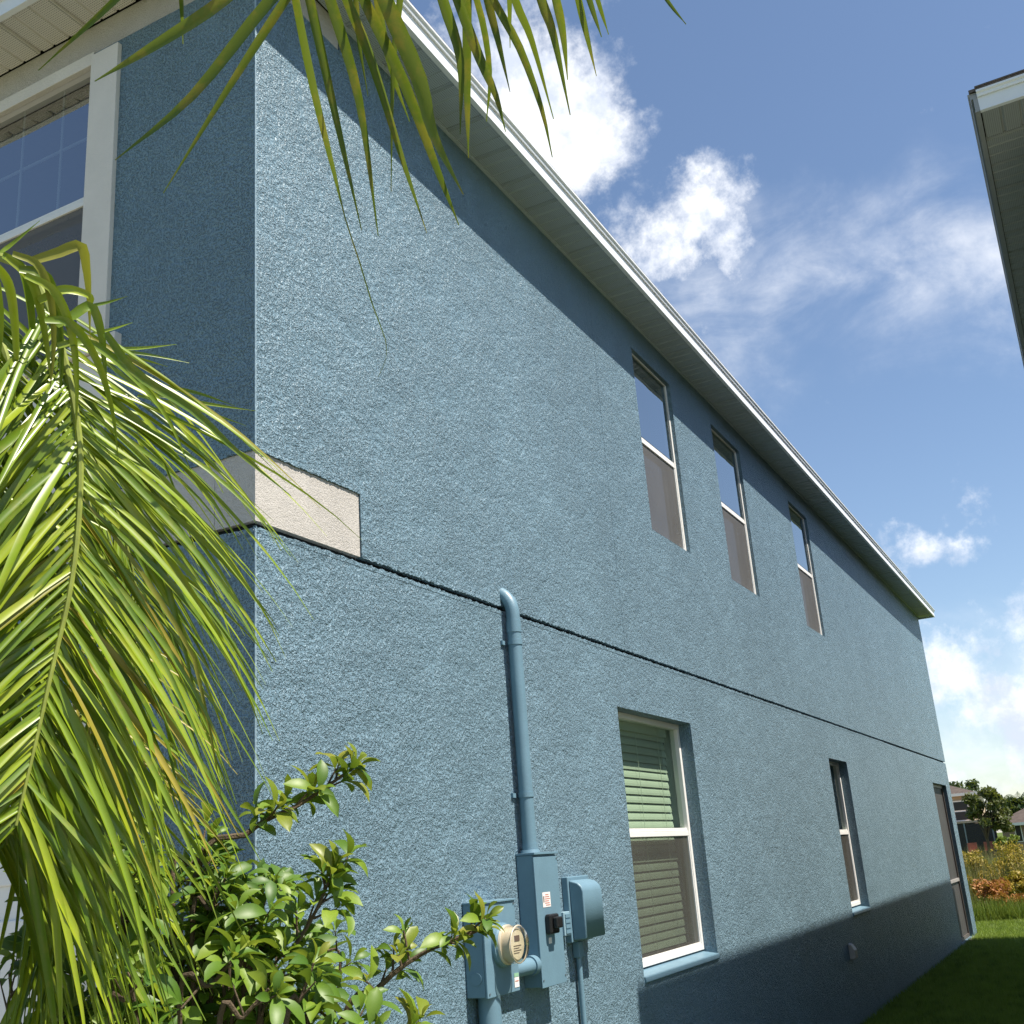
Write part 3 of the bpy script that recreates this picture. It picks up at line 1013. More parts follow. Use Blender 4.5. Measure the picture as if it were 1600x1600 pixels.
mb.add(pts + lowp, [(0, 1, 4), (1, 2, 5, 4), (2, 3, 5), (3, 0, 4, 5), (7, 6, 10), (8, 7, 10, 11), (9, 8, 11), (6, 9, 11, 10),
                    (0, 6, 7, 1), (1, 7, 8, 2), (2, 8, 9, 3), (3, 9, 6, 0)])
obj('roof', mb, 'shingle', nb)
x = NX + .02
while x < NX + 2:
    bx('shingle', (x, NY - .020, zr + .002), (x + .27, NY + .12, zr + .010), 'shingle', nb)
    x += .30

# ------------------------------------------------------------------ palms


def catmull(pts, n):
    pts = [Vector(p) for p in pts]
    P = [pts[0] * 2 - pts[1]] + pts + [pts[-1] * 2 - pts[-2]]
    res = []
    m = len(pts) - 1
    for i in range(n + 1):
        t = i / n * m
        k = min(int(t), m - 1)
        u = t - k
        p0, p1, p2, p3 = P[k], P[k + 1], P[k + 2], P[k + 3]
        res.append(0.5 * ((2 * p1) + (p2 - p0) * u + (2 * p0 - 5 * p1 + 4 * p2 - p3) * u * u + (3 * p1 - p0 - 3 * p2 + p3) * u ** 3))
    return res


def strip_mesh(path, width, face, fold=0.30, twist=0.0, wpk=0.28, base=0.45):
    """leaflet: a folded strip along path. face: the way its upper side looks"""
    n = len(path) - 1
    mb = MB()
    for i, p in enumerate(path):
        t = (path[min(i + 1, n)] - path[max(i - 1, 0)]).normalized()
        s = t.cross(face)
        if s.length < 1e-3:
            s = t.cross(Vector((0.3, 0.2, 1)))
        s.normalize()
        nn = s.cross(t).normalized()
        u = i / n
        a = twist * u
        s2 = s * math.cos(a) + nn * math.sin(a)
        n2 = nn * math.cos(a) - s * math.sin(a)
        wd = width * ((base + (1 - base) * (u / wpk) ** .7) if u < wpk else max(0.0, 1 - ((u - wpk) / (1 - wpk)) ** 1.7)) * .5
        wd = max(wd, .0006)
        mb.v += [tuple(p - s2 * wd), tuple(p - n2 * (wd * fold * 2)), tuple(p + s2 * wd)]
    for i in range(n):
        a = 3 * i
        mb.f += [(a, a + 1, a + 4, a + 3), (a + 1, a + 2, a + 5, a + 4)]
    mb.smooth = True
    return mb


def leaflet(parent, path, width, face, mat, **kw):
    mb = strip_mesh(path, width, face, **kw)
    return obj('leaflet', mb, mat, parent)


PALM_REST = MB()
PALM_REST.smooth = True


def frond(palm, rachis, face, n, length, ang, mat, droop=1.0, width=.021, start=.12, side_len=(1.0, 1.0), spread=.30, seed=1, r0=.011, kink=.10, sides=(-1, 1), joined=False):
    rr = random.Random(seed)
    path = catmull(rachis, 40)
    fr_ = obj('frond', MB().tube(path, [r0 * (1 - .75 * i / 40) for i in range(41)], 8), 'rachis', palm, smooth=True)
    for k in range(n):
        for sd in sides:
            u = start + (1 - start) * (k + .5 * (sd > 0) + rr.uniform(-.2, .2)) / n
            u = min(max(u, 0), .999)
            i = u * 40
            i0 = min(int(i), 39)
            p = path[i0].lerp(path[i0 + 1], i - i0)
            T = (path[min(i0 + 1, 40)] - path[max(i0 - 1, 0)]).normalized()
            S = T.cross(face).normalized() * sd
            N = S.cross(T) * sd
            A = math.radians(ang * (1.08 - .22 * u) + rr.uniform(-9, 9))
            d = T * math.cos(A) + S * math.sin(A) + face * rr.uniform(spread - .25, spread + .25)
            d.normalize()
            Ln = length * side_len[0 if sd < 0 else 1] * (0.78 + .32 * math.sin(math.pi * min(1, .15 + u * .75))) * rr.uniform(.82, 1.12)
            seg = 9
            pts = [p.copy()]
            q = p.copy()
            kk = rr.randint(2, 5) if rr.random() < kink else -1
            dr = droop * rr.uniform(.7, 1.35)
            for s_ in range(seg):
                q = q + d * (Ln / seg)
                pts.append(q.copy())
                d = d + Vector((rr.uniform(-.025, .025), rr.uniform(-.025, .025), -.12 * dr * (.35 + s_ / seg)))
                if s_ == kk:
                    d = d + Vector((0, 0, -1.1))
                d.normalize()
            m_ = mat if not isinstance(mat, tuple) else (mat[0] if rr.random() > mat[2] else mat[1])
            fvec = (face + N * .5 + Vector((rr.uniform(-.5, .5), rr.uniform(-.5, .5), rr.uniform(0, .5)))).normalized()
            kw = dict(twist=rr.uniform(-1.1, 1.1), fold=rr.uniform(.12, .40))
            wd_ = width * rr.uniform(.65, 1.2)
            if joined:
                one = strip_mesh(pts, wd_, fvec, **kw)
                PALM_REST.add(one.v, one.f)
            else:
                leaflet(fr_, pts, wd_, fvec, m_, **kw)
    return fr_


base = at(-230, 700, 2.55)
palm = thing('areca_palm', (base.x, base.y, 0), 'feathery yellow green palm drooping in front of the shaded front wall', 'palm')
crown = Vector((base.x, base.y, 2.15))
obj('trunk', MB().tube([(base.x, base.y, 0), (base.x + .01, base.y, .8), (base.x - .01, base.y + .01, 1.6), tuple(crown)], [.07, .055, .05, .045], 12), 'trunk', palm, smooth=True)
tocam = (CAM - at(100, 800, 2.1)).normalized()
FA = (tocam * .75 + Vector((.25, .1, .45))).normalized()
c_ = tuple(crown)
fa = frond(palm, [c_, at(-120, 470, 2.35), at(-20, 402, 2.25), at(55, 440, 2.17), at(100, 560, 2.1), at(124, 690, 2.04), at(122, 820, 2.0), at(108, 930, 1.97), at(85, 1030, 1.95), at(58, 1150, 1.93), at(25, 1290, 1.92)],
           FA, 98, .50, 45, ('palm', 'palm_yellow', .04), .85, .0130, .33, (1.0, 1.0), .03, 3, .010, .07)
frond(palm, [c_, at(-150, 760, 2.3), at(-60, 700, 2.25), at(0, 800, 2.2), at(18, 960, 2.17), at(20, 1130, 2.14), at(10, 1320, 2.12)],
      FA, 40, .52, 34, 'palm', 1.0, .0125, .42, (1.0, 1.0), .03, 14, .007, .04)
frond(palm, [c_, at(-140, 560, 2.4), at(-50, 480, 2.38), at(10, 560, 2.32), at(30, 760, 2.28), at(20, 960, 2.25), at(0, 1120, 2.22), at(-30, 1300, 2.2)],
      FA, 70, .56, 36, 'palm', 1.0, .0125, .38, (1.0, 1.1), .05, 5, joined=True)
frond(palm, [c_, at(-100, 640, 2.7), at(0, 560, 2.75), at(90, 620, 2.75), at(160, 740, 2.74), at(205, 880, 2.72), at(225, 1020, 2.7)],
      FA, 58, .48, 28, 'palm', .9, .0120, .45, (1.0, 1.0), .0, 8, .008, .05, joined=True)
frond(palm, [c_, at(-140, 420, 2.2), at(-70, 410, 2.15), at(-30, 560, 2.1), at(-20, 760, 2.07), at(-30, 960, 2.05), at(-50, 1160, 2.03)],
      FA, 60, .56, 34, 'palm', 1.0, .0125, .36, (.6, 1.05), .05, 17, joined=True)
frond(palm, [c_, at(-100, 900, 2.5), at(0, 930, 2.5), at(90, 1010, 2.45), at(150, 1100, 2.42), at(190, 1200, 2.4)],
      FA, 16, .34, 34, 'palm_yellow', .9, .008, .5, (1.0, 1.0), .05, 11, .007, .05)
frond(palm, [c_, at(-100, 1000, 2.4), at(0, 1050, 2.4), at(70, 1160, 2.38), at(110, 1300, 2.36), at(120, 1450, 2.34)],
      FA, 40, .46, 30, 'palm', .9, .0125, .40, (1.0, 1.0), .05, 19, .007, .05, joined=True)
lr = obj('leaflets', PALM_REST, 'palm', palm)
lr['kind'] = 'stuff'
# single leaflets that stand out: folded over at the top, thin ones poking out to the right
rr = random.Random(9)
for (pp, wd, dd_, m_) in (([(48, 408), (90, 395), (126, 384), (135, 420), (139, 470), (141, 530)], 16, 2.05, 'palm_yellow'), ([(60, 470), (100, 452), (140, 462), (143, 480)], 14, 2.05, 'palm'),
                          ([(88, 508), (115, 492), (143, 478), (158, 520), (163, 565), (168, 610)], 15, 2.02, 'palm'), ([(30, 420), (70, 430), (88, 480), (96, 560), (92, 640)], 15, 2.03, 'palm'),
                          ([(10, 400), (50, 440), (70, 520), (80, 600)], 14, 2.04, 'palm'), ([(130, 480), (165, 473), (199, 463)], 5, 2.6, 'palm'), ([(5, 398), (35, 420), (48, 480), (52, 560), (50, 640)], 14, 2.06, 'palm'),
                          ([(20, 396), (60, 415), (80, 470), (84, 545), (78, 610)], 12, 2.0, 'palm_yellow'), ([(-10, 410), (15, 450), (25, 540), (22, 640)], 14, 2.0, 'palm'), ([(40, 430), (85, 455), (112, 520), (120, 600), (118, 680)], 13, 2.0, 'palm'),
                          ([(70, 500), (110, 505), (150, 560), (175, 640), (185, 720)], 13, 2.0, 'palm'), ([(90, 540), (140, 535), (200, 580), (260, 650), (300, 740)], 13, 2.02, 'palm'), ([(-5, 440), (-2, 520), (-10, 620)], 14, 1.98, 'palm'), ([(140, 522), (175, 514), (207, 504)], 5, 2.6, 'palm'),
                          ([(150, 545), (215, 544), (276, 538)], 6, 2.6, 'palm'), ([(150, 545), (225, 553), (296, 567)], 5, 2.6, 'palm'), ([(160, 552), (215, 560), (262, 573)], 5, 2.6, 'palm'),
                          ([(225, 600), (300, 612), (367, 634)], 6, 2.6, 'palm'), ([(220, 612), (320, 630), (400, 642)], 6, 2.6, 'palm'), ([(215, 618), (310, 640), (384, 665)], 6, 2.6, 'palm'),
                          ([(165, 520), (215, 585), (300, 640), (370, 705), (455, 775)], 14, 2.0, 'palm'), ([(0, 395), (20, 380), (62, 345)], 6, 2.4, 'palm')):
    path = catmull([at(x, y, dd_ + .01 * i) for i, (x, y) in enumerate(pp)], 14)
    leaflet(fa, path, wd * dd_ / FPX, (CAM - path[5]).normalized() + Vector((rr.uniform(-.4, .4), rr.uniform(-.4, .4), .3)), m_, twist=rr.uniform(-.5, .5), fold=.2, base=.7)

# hanging leaflets of a taller palm that leans over from above
tp_base = Vector((1.2, -4.2, 0))
tall = thing('tall_palm', tp_base, 'tall palm whose long hanging leaflets dangle into the top of the view', 'palm')
obj('trunk', MB().tube([tp_base, tp_base + Vector((.1, .1, 1.5)), tp_base + Vector((.25, .3, 2.9)), tp_base + Vector((.3, .5, 3.6))], [.11, .09, .08, .07], 12), 'trunk', tall, smooth=True)
DT = 1.45
ra = [tp_base + Vector((.3, .5, 3.6)), at(150, -420, 1.6), at(430, -170, DT), at(620, -150, DT), at(800, -140, DT), at(960, -120, DT + .02), at(1080, -60, DT + .05)]
tf = obj('frond', MB().tube(catmull(ra, 36), [.012 * (1 - .7 * i / 36) for i in range(37)], 8), 'rachis', tall, smooth=True)
TOP = [([(300, -120), (180, 0), (60, 110)], 11, -.10), ([(450, -90), (349, 0), (240, 72), (148, 127)], 19, -.06), ([(520, -90), (422, 0), (300, 150), (180, 250)], 19, -.04),
       ([(510, -90), (446, 0), (356, 139), (255, 302)], 15, 0), ([(276, -90), (283, 0), (286, 69)], 8, .05),
       ([(445, -110), (462, 0), (490, 139), (520, 262), (540, 345)], 17, .02), ([(528, 290), (539, 340), (562, 410), (582, 476), (602, 530), (603, 560), (591, 589)], 3.2, .0), ([(455, -120), (484, 0), (524, 180), (565, 360)], 16, 0),
       ([(478, -120), (516, 0), (561, 157), (591, 369)], 19, .03), ([(500, -110), (542, 0), (580, 94), (632, 259), (667, 364)], 21, -.02),
       ([(520, -120), (569, 0), (632, 131), (685, 270), (717, 352)], 20, .02), ([(560, -120), (602, 0), (655, 124), (677, 210), (724, 304)], 29, -.03),
       ([(640, -120), (625, 0), (614, 112), (611, 300)], 13, .06), ([(660, -120), (692, 0), (719, 94), (719, 210)], 19, 0), ([(735, -130), (730, 0), (730, 150), (732, 247)], 16, .05),
       ([(670, -120), (715, 0), (749, 90), (775, 150), (790, 206)], 18, -.03), ([(735, -120), (762, 0), (779, 67), (797, 144)], 16, .02), ([(720, -110), (771, 0), (812, 75), (846, 169), (863, 246)], 14, -.02),
       ([(770, -120), (805, 0), (831, 64), (865, 186)], 14, .03), ([(794, -120), (796, 0), (797, 75)], 11, .05), ([(810, -120), (846, 0), (865, 56), (891, 180)], 17, 0), ([(840, -110), (869, 0), (880, 56), (887, 125)], 15, .03),
       ([(880, -110), (904, 0), (918, 60), (932, 119)], 15, -.01), ([(895, -90), (921, 0), (940, 58)], 11, .02), ([(905, -100), (934, 0), (951, 54)], 9, .01), ([(990, -80), (1042, 0), (1072, 38)], 7, 0),
       ([(585, -120), (590, 0), (612, 110), (640, 190)], 14, .07), ([(540, -120), (556, 0), (560, 60), (575, 150)], 12, .08), ([(690, -130), (745, 0), (765, 110), (760, 190)], 12, .06)]
rr = random.Random(5)
for (pp, wd, dz) in TOP:
    n = len(pp)
    pts = [at(x, y, DT + dz * (i / (n - 1)) + (.0 if i else .0)) for i, (x, y) in enumerate(pp)]
    path = catmull(pts, 12)
    face = (CAM - path[4]).normalized() + Vector((rr.uniform(-.5, .5), rr.uniform(-.5, .5), rr.uniform(-.3, .3)))
    leaflet(tf, path, wd * DT / FPX * .85, face.normalized(), 'palm_top', twist=rr.uniform(-.5, .5), fold=rr.uniform(.15, .35), wpk=.4, base=.7)

# ------------------------------------------------------------------ shrub
LEAF = []
for v in range(6):
    q = random.Random(40 + v)
    mb = MB()
    n = 6
    ln, wd = 1.0, q.uniform(.38, .50)
    curl = q.uniform(.15, .50)
    fold = q.uniform(.18, .42)
    for i in range(n + 1):
        u = i / n
        hwid = wd * .5 * (math.sin(math.pi * u ** 1.55) ** .62 if 0 < u < 1 else 0.0)
        hwid = max(hwid, .012 if u == 0 else .004)
        z = -curl * u * u + .06 * math.sin(u * 3)
        mb.v += [(u, -hwid, z + fold * hwid * 2), (u, 0, z), (u, hwid, z + fold * hwid * 2)]
    for i in range(n):
        a = 3 * i
        mb.f += [(a, a + 3, a + 4, a + 1), (a + 1, a + 4, a + 5, a + 2)]
    mb.smooth = True
    LEAF.append(mb)


def leaf_meshes(mat):
    r_ = []
    for mb in LEAF:
        me = mb.mesh('leaf')
        me.materials.append(M[mat])
        r_.append(me)
    return r_


LM, LMN = leaf_meshes('leaf'), leaf_meshes('leaf_new')
sbase = Vector((0.75, -1.05, 0))
shrub = thing('shrub', sbase, 'leafy green shrub with oval leaves growing at the house corner', 'shrub')


def leaf_matrix(p, d, up, size, roll):
    d = d.normalized()
    s = up.cross(d)
    if s.length < 1e-3:
        s = Vector((1, 0, 0)).cross(d)
    s.normalize()
    n = d.cross(s)
    s2 = s * math.cos(roll) + n * math.sin(roll)
    n2 = d.cross(s2)
    m = Matrix((d, s2, n2)).transposed().to_4x4()
    m = Matrix.Translation(p) @ m @ Matrix.Scale(size, 4)
    return m


STUFF = MB()
STUFF.smooth = True
n_leaf = 0
q = random.Random(21)


def branch(pts, r0, nl, size, first=.35, single=True, new_tip=5):
    """pts: path; leaves in the last part of it"""
    global n_leaf
    path = catmull(pts, 24)
    br = obj('branch', MB().tube(path, [r0 * (1 - .7 * i / 24) for i in range(25)], 6), 'bark', shrub, smooth=True)
    nc = max(3, nl // 6)
    tw = MB()
    for c in range(nc):
        u = first + (1 - first) * (c + q.uniform(-.3, .3)) / max(1, nc - 1)
        last = c == nc - 1
        u = 1.0 if last else min(max(u, 0), .97)
        i = u * 24
        i0 = min(int(i), 23)
        p = path[i0].lerp(path[i0 + 1], i - i0)
        T = (path[i0 + 1] - path[max(i0 - 1, 0)]).normalized()
        side = Vector((q.uniform(-1, 1), q.uniform(-1, 1), q.uniform(-.35, 1.0)))
        ax = T if last else (T * .45 + side * .9 + Vector((.1, 0, .25))).normalized()
        e = p if last else p + ax * q.uniform(.02, .065)
        if not last:
            tw.tube([p, e], [r0 * .3, r0 * .18], 5)
        m_l = 7 if last else q.randint(4, 7)
        fresh = q.random() < (.75 if last else .35)
        a_ = ax.cross(Vector((.2, .1, 1))).normalized()
        b_ = ax.cross(a_)
        for k in range(m_l):
            phi = k * 2.4 + q.uniform(-.4, .4)
            rad = a_ * math.cos(phi) + b_ * math.sin(phi)
            inner = k >= m_l - 2
            d = ax * (1.0 if inner else q.uniform(.15, .6)) + rad * (.45 if inner else 1.0) + Vector((.10, 0, .18))
            up = (Vector((.35, 0, .8)) + ax * .5 + Vector((q.uniform(-.5, .5), q.uniform(-.5, .5), 0))).normalized()
            sz = size * (q.uniform(.40, .70) if inner else q.uniform(.55, 1.08))
            m = leaf_matrix(e + ax * (.004 * k - .012) + rad * .003, d, up, sz, q.uniform(-.7, .7))
            if single and n_leaf < 300:
                o = link('leaf', q.choice(LMN if (fresh and (inner or q.random() < .45)) else LM), br)
                o.matrix_basis = m
                n_leaf += 1
            else:
                src = q.choice(LEAF)
                STUFF.add([m @ Vector(v) for v in src.v], src.f)
    if tw.v:
        obj('twigs', tw, 'bark', br)['kind'] = 'stuff'
    return br


S0 = sbase


def sp(x, y, d):
    return at(x, y, d)


low = [S0, S0 + Vector((.02, .05, .5))]
branch(low + [sp(300, 1420, 2.45), sp(390, 1300, 2.45), sp(470, 1256, 2.48), sp(552, 1200, 2.5)], .010, 78, .071, .60)
branch(low + [sp(380, 1560, 2.35), sp(450, 1490, 2.33), sp(490, 1430, 2.33), sp(522, 1358, 2.32)], .009, 60, .069, .66)
branch(low + [sp(520, 1640, 2.45), sp(590, 1545, 2.42), sp(660, 1490, 2.4), sp(752, 1452, 2.4)], .010, 84, .069, .58)
branch(low + [sp(560, 1700, 2.3), sp(610, 1640, 2.28), sp(655, 1596, 2.27)], .008, 20, .069, .7)
branch(low + [sp(440, 1640, 2.2), sp(470, 1560, 2.18), sp(490, 1505, 2.17)], .008, 22, .067, .72)
branch(low + [sp(280, 1600, 2.2), sp(330, 1540, 2.15), sp(372, 1490, 2.13)], .008, 22, .069, .72)
branch(low + [sp(340, 1640, 2.1), sp(380, 1590, 2.07), sp(420, 1545, 2.05)], .008, 22, .067, .72)
branch(low + [sp(180, 1640, 2.2), sp(200, 1560, 2.15), sp(235, 1520, 2.12)], .008, 22, .069, .72)
branch(low + [sp(300, 1480, 2.4), sp(330, 1420, 2.38), sp(352, 1372, 2.36)], .008, 22, .069, .75)
branch(low + [sp(500, 1680, 2.15), sp(540, 1630, 2.13), sp(560, 1590, 2.12)], .008, 20, .065, .75)
branch(low + [sp(270, 1420, 2.55), sp(300, 1350, 2.55), sp(330, 1310, 2.55)], .008, 22, .069, .72)
for k in range(84):
    x = q.uniform(60, 500)
    y = q.uniform(1310 + max(0, (x - 330)) * .55, 1640)
    d = q.uniform(2.3, 2.85)
    branch(low + [sp(x - q.uniform(-30, 60), y + q.uniform(70, 130), d + .02), sp(x, y, d)], .007, 30, .069, .62, False)
if STUFF.v:
    fo = obj('foliage', STUFF, 'leaf', shrub)
    fo['kind'] = 'stuff'

# ------------------------------------------------------------------ lawn blades between and beyond the houses
rng = np.random.default_rng(3)


def blades(name, n, xr, yr, h, wd, mat, lean=.5, dens=None, z0=0.0):
    x = rng.uniform(xr[0], xr[1], n)
    y = yr[0] + (yr[1] - yr[0]) * rng.random(n) ** 1.25
    hh = h * rng.uniform(.6, 1.25, n)
    a = rng.uniform(0, 2 * np.pi, n)
    b = rng.uniform(0, 2 * np.pi, n)
    ln = lean * hh * rng.random(n)
    ww = wd * rng.uniform(.7, 1.3, n) * .5
    v = np.empty((n, 3, 3))
    v[:, 0] = np.c_[x - ww * np.cos(a), y - ww * np.sin(a), np.full(n, z0)]
    v[:, 1] = np.c_[x + ww * np.cos(a), y + ww * np.sin(a), np.full(n, z0)]
    v[:, 2] = np.c_[x + ln * np.cos(b), y + ln * np.sin(b), z0 + hh]
    me = bpy.data.meshes.new(name)
    me.vertices.add(3 * n)
    me.vertices.foreach_set('co', v.ravel())
    me.loops.add(3 * n)
    me.loops.foreach_set('vertex_index', np.arange(3 * n, dtype=np.int32))
    me.polygons.add(n)
    me.polygons.foreach_set('loop_start', np.arange(0, 3 * n, 3, dtype=np.int32))
    me.polygons.foreach_set('loop_total', np.full(n, 3, dtype=np.int32))
    me.update()
    me.validate()
    me.materials.append(M[mat])
    return link(name, me)


tag(blades('grass', 150000, (0.02, 2.4), (6.5, 18.2), .07, .009, 'grass', .9), 'short mown grass between the two houses', 'grass', kind='stuff')
tag(blades('grass', 70000, (-2.5, 2.6), (18.2, 21.0), .07, .010, 'grass', .9), 'sunlit grass at the end of the blue wall', 'grass', kind='stuff')

# ------------------------------------------------------------------ marsh and far bank


def clump_mesh(centres, n, leaf, seed=1, squash=.8):
    """many small leaf faces through the volume of a few lobes"""
    r_ = np.random.default_rng(seed)
    V, Fc = [], []
    cs = np.array([c[:3] for c in centres])
    rad = np.array([c[3] for c in centres])
    wgt = rad ** 2 / np.sum(rad ** 2)
    idx = r_.choice(len(cs), n, p=wgt)
    d = r_.normal(size=(n, 3))
    d /= np.linalg.norm(d, axis=1)[:, None]
    rr_ = r_.random(n) ** .45
    p = cs[idx] + d * (rad[idx] * rr_)[:, None] * np.array([1, 1, squash])
    a = r_.normal(size=(n, 3))
    a /= np.linalg.norm(a, axis=1)[:, None]
    b = np.cross(a, r_.normal(size=(n, 3)))
    b /= np.linalg.norm(b, axis=1)[:, None]
    s = leaf * r_.uniform(.6, 1.3, n)[:, None]
    v = np.stack([p - a * s, p + b * s * .45, p + a * s, p - b * s * .45], 1)
    mb = MB()
    mb.v = [tuple(q_) for q_ in v.reshape(-1, 3)]
    mb.f = [(4 * i, 4 * i + 1, 4 * i + 2, 4 * i + 3) for i in range(n)]
    return mb


def lobes(c, rx, rz, k, seed):
    r_ = random.Random(seed)
    res = []
    for i in range(k):
        a = r_.uniform(0, 2 * math.pi)
        e = r_.uniform(-.6, 1)
        rr_ = r_.uniform(.3, .8)
        res.append((c[0] + rx * rr_ * math.cos(a), c[1] + rx * rr_ * math.sin(a), c[2] + rz * e * .7, rx * r_.uniform(.28, .5)))
    return res


tag(blades('reeds', 14000, (-9, 4), (25, 46), 1.05, .020, 'reed', .45), 'tall dry tan reeds filling the marsh behind the house', 'reeds', kind='stuff')
tag(blades('marsh_grass', 7000, (-4, 3), (20.3, 21.6), .40, .016, 'bush_leaf', .5), 'dark green rushes along the marsh edge', 'rushes', kind='stuff')
MS = [(1537, 1362, 29.0, .50, 'gold_leaf', 'yellow shrub behind the rust orange one'), (1572, 1360, 27.0, .50, 'gold_leaf', 'broad golden shrub between the rust orange one and the right edge'), (1568, 1412, 22.0, .26, 'orange_leaf', 'low orange shrub at the foot of the golden ones'),
      (1545, 1398, 22.4, .45, 'orange_leaf', 'rust orange shrub at the near edge of the marsh'), (1512, 1425, 21.6, .24, 'orange_leaf', 'small orange shrub beside the house corner at the marsh edge'),
      (1590, 1388, 23.5, .42, 'gold_leaf', 'golden shrub right of the rust orange one'), (1592, 1345, 31.0, .75, 'gold_leaf', 'large golden yellow shrub in the marsh at the right edge'),
      (1510, 1352, 32.0, .55, 'gold_leaf', 'yellow shrub rising beside the house wall'), (1522, 1385, 27.0, .4, 'gold_leaf', 'yellow shrub left of the rust orange one'), (1608, 1410, 22.3, .35, 'orange_leaf', 'orange shrub cut by the right edge of the view')]
for i, (x, y, Y, rad, m_, lab) in enumerate(MS):
    c = at_y(x, y, Y)
    th_ = thing('marsh_shrub', (c.x, Y, 0), lab, 'shrub', 'coloured shrubs in the marsh')
    obj('foliage', clump_mesh(lobes(c, rad, rad * .8, 9, i + 3), 1500, .045, i), m_, th_)
    mb = MB()
    for k in range(5):
        mb.tube([(c.x + R.uniform(-.05, .05), Y, 0), (c.x + R.uniform(-rad, rad) * .6, Y + R.uniform(-.2, .2), c.z + R.uniform(-.2, .3) * rad)], .01, 5)
    obj('stem', mb, 'bark', th_)

# far houses
YH = 88.0


def far(x, y, Y=YH):
    return at_y(x, y, Y)


def hip(x0, x1, y0, y1, z, rise):
    hw = min(x1 - x0, y1 - y0) / 2
    mb = MB()
    if (x1 - x0) > (y1 - y0):
        r0, r1 = (x0 + hw, (y0 + y1) / 2, z + rise), (x1 - hw, (y0 + y1) / 2, z + rise)
        fs = [(0, 1, 5, 4), (1, 2, 5), (2, 3, 4, 5), (3, 0, 4)]
    else:
        r0, r1 = ((x0 + x1) / 2, y0 + hw, z + rise), ((x0 + x1) / 2, y1 - hw, z + rise)
        fs = [(0, 1, 4), (1, 2, 5, 4), (2, 3, 5), (3, 0, 4, 5)]
    mb.add([(x0, y0, z), (x1, y0, z), (x1, y1, z), (x0, y1, z), r0, r1], fs + [(3, 2, 1, 0)])
    return mb


h1 = thing('tan_house', (-10, YH + 5, 0), 'tan two storey house with screened porch far across the marsh', 'house')
xr = far(1526, 1300).x
xp = far(1562, 1300).x
bx('wall', (-17, YH, 0), (xr, YH + 10, 4.5), 'far_wall', h1)
obj('roof', hip(-17.5, xr + .5, YH - .5, YH + 10.5, 4.5, 2.0), 'far_roof', h1)
bx('fascia', (-17.6, YH - .62, 4.32), (xr + .6, YH - .5, 4.52), 'white', h1)
wc = far(1503, 1267)
wn = bx('window', (wc.x - .6, YH - .08, wc.z - .75), (wc.x + .55, YH - .01, wc.z + .75), 'white', h1)
bx('pane', (wc.x - .5, YH - .10, wc.z + .05), (wc.x + .45, YH - .085, wc.z + .65), 'black', wn)
bx('pane', (wc.x - .5, YH - .10, wc.z - .65), (wc.x + .45, YH - .085, wc.z - .06), 'black', wn)
pt = far(1530, 1289)
bx('porch_roof', (-13, YH - 3.2, 2.35), (xp, YH - .001, 2.5), 'far_wall', h1)
bx('porch_back', (-13, YH - .06, 0), (xp - .2, YH - .02, 2.3), 'room_dark', h1)
for k in range(5):
    xx = -12.9 + k * (xp - .2 + 12.9) / 4
    bx('porch_post', (xx, YH - 3.15, 0), (xx + .09, YH - 3.05, 2.349), 'steel', h1)
obj('porch_screen', MB().add([(-13, YH - 3.1, 0.02), (xp, YH - 3.1, 0.02), (xp, YH - 3.1, 2.34), (-13, YH - 3.1, 2.34)], [(0, 1, 2, 3)]), screenmat('dark_screen', (.03, .03, .03), .75), h1)
fx_ = far(1533, 1322, YH - 4)
h2 = thing('brown_house', (2, 84, 0), 'single storey brown house with hip roof at the right edge across the marsh', 'house')
Y2 = 80.0
xl = far(1566, 1300, Y2).x
ze = far(1590, 1286, Y2).z
bx('wall', (xl, Y2, 0), (xl + 14, Y2 + 9, ze), 'far_wall_pink', h2)
obj('roof', hip(xl - .5, xl + 14.5, Y2 - .5, Y2 + 9.5, ze, 2.3), 'far_roof', h2)
bx('fascia', (xl - .6, Y2 - .62, ze - .15), (xl + 14.6, Y2 - .5, ze + .03), 'white', h2)
wc = far(1592, 1302, Y2)
wn = bx('window', (wc.x - .22, Y2 - .06, wc.z - .55), (wc.x + .22, Y2 - .01, wc.z + .55), 'white', h2)
bx('pane', (wc.x - .16, Y2 - .08, wc.z - .5), (wc.x + .16, Y2 - .065, wc.z + .5), 'black', wn)

# patio chairs in front of the porch (red)
for i, (x, lab) in enumerate(((1520, 'red patio chair left of the tree trunk far across the marsh'), (1546, 'red patio chair right of the tree trunk far across the marsh'))):
    c = far(x, 1330, 82)
    t_ = thing('patio_chair', (c.x, 82, 0), lab, 'chair', 'red patio chairs')
    bx('seat', (c.x - .3, 81.7, .40), (c.x + .3, 82.3, .46), 'patio', t_)
    bx('backrest', (c.x - .3, 82.3, .46), (c.x + .3, 82.36, 1.0), 'patio', t_)
    for (sx, sy) in ((-.28, -.28), (.24, -.28), (-.28, .28), (.24, .28)):
        bx('leg', (c.x + sx, 82 + sy, 0), (c.x + sx + .04, 82 + sy + .04, .399), 'patio', t_)


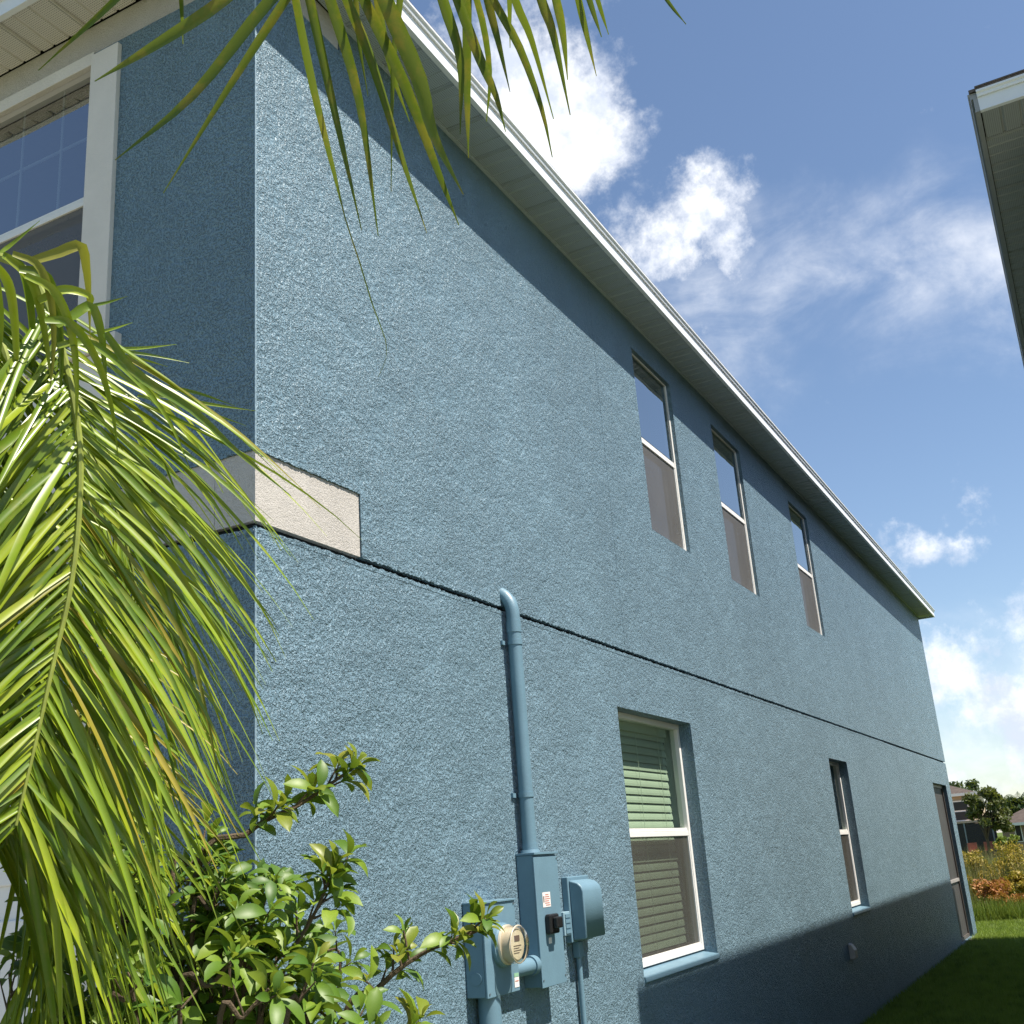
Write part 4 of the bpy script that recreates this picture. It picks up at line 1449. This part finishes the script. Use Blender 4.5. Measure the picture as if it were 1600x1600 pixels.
def far_tree(x, ytop, ybot, Y, rx_px, mat, label, seed, leaf=.16, n=3200):
    top, bot = at_y(x, ytop, Y), at_y(x, ybot, Y)
    sc = (Y - CAM.y) / FPX
    rx = rx_px * sc
    t_ = thing('tree', (bot.x, Y, 0), label, 'tree')
    zc = (top.z + bot.z) / 2
    tr = [(bot.x, Y, 0), (bot.x + .05, Y, bot.z), (bot.x - .05, Y, zc), (top.x, Y, top.z - .3)]
    mb = MB().tube(tr, [.11, .09, .06, .02], 7)
    lob = [(l[0], l[1], l[2], l[3] * .72) for l in lobes((top.x * .5 + bot.x * .5, Y, zc), rx * 1.1, (top.z - bot.z) / 2 * 1.2, 24, seed)]
    for l_ in lob:
        mb.tube([(bot.x, Y, bot.z + (zc - bot.z) * R.random()), l_[:3]], [.04, .012], 5)
    obj('trunk', mb, 'bark', t_)
    obj('crown', clump_mesh(lob, n, leaf, seed, .75), mat, t_)
    return t_


far_tree(1543, 1230, 1318, 74, 31, 'olive_leaf', 'loose olive green tree standing before the tan house porch', 31, .15, 3600)
far_tree(1500, 1222, 1262, 110, 26, 'far_leaf', 'dark green tree behind the tan house roof beside the blue wall', 32, .2, 1600)
t_ = far_tree(1575, 1306, 1330, 72, 16, 'bush_leaf', 'round yellow green bush beside the brown house', 33, .10, 1600)


def far_palm(x, y, Y, rad_px, label, seed):
    c = at_y(x, y, Y)
    sc = (Y - CAM.y) / FPX
    r_ = random.Random(seed)
    t_ = thing('background_palm', (c.x, Y, 0), label, 'palm', 'palms behind the far houses')
    obj('trunk', MB().tube([(c.x + .2, Y, 0), (c.x, Y, c.z * .5), (c.x, Y, c.z)], [.2, .15, .12], 8), 'trunk', t_)
    for k in range(16):
        a = k * 2.4
        el = r_.uniform(-.1, 1.1)
        L_ = rad_px * sc * r_.uniform(.85, 1.15)
        mb = MB()
        d = Vector((math.cos(a) * math.cos(el), math.sin(a) * math.cos(el), math.sin(el)))
        p = Vector(c)
        prev = []
        for s_ in range(9):
            side = d.cross(Vector((0, 0, 1))).normalized()
            if s_:
                for sd in (-1, 1):
                    for h_ in (0, .5):
                        b_ = p - d * (h_ * L_ / 8)
                        tip = b_ + side * sd * L_ * .22 * (1.1 - s_ / 10) + d * L_ * .12 + Vector((0, 0, -L_ * .14))
                        mb.add([b_, b_ + d * L_ * .035, tip], [(0, 1, 2)])
            p = p + d * (L_ / 8)
            d = (d + Vector((0, 0, -.20))).normalized()
        obj('frond', mb, 'far_leaf', t_)


far_palm(1592, 1252, 120, 36, 'tall dark palm behind the brown house roof', 2)
far_palm(1492, 1240, 125, 22, 'palm crown peeping over the tan house roof next to the blue wall', 3)
far_tree(1582, 1250, 1275, 118, 30, 'far_leaf', 'dark tree mass at the foot of the tall palm behind the brown house', 35, .25, 1800)
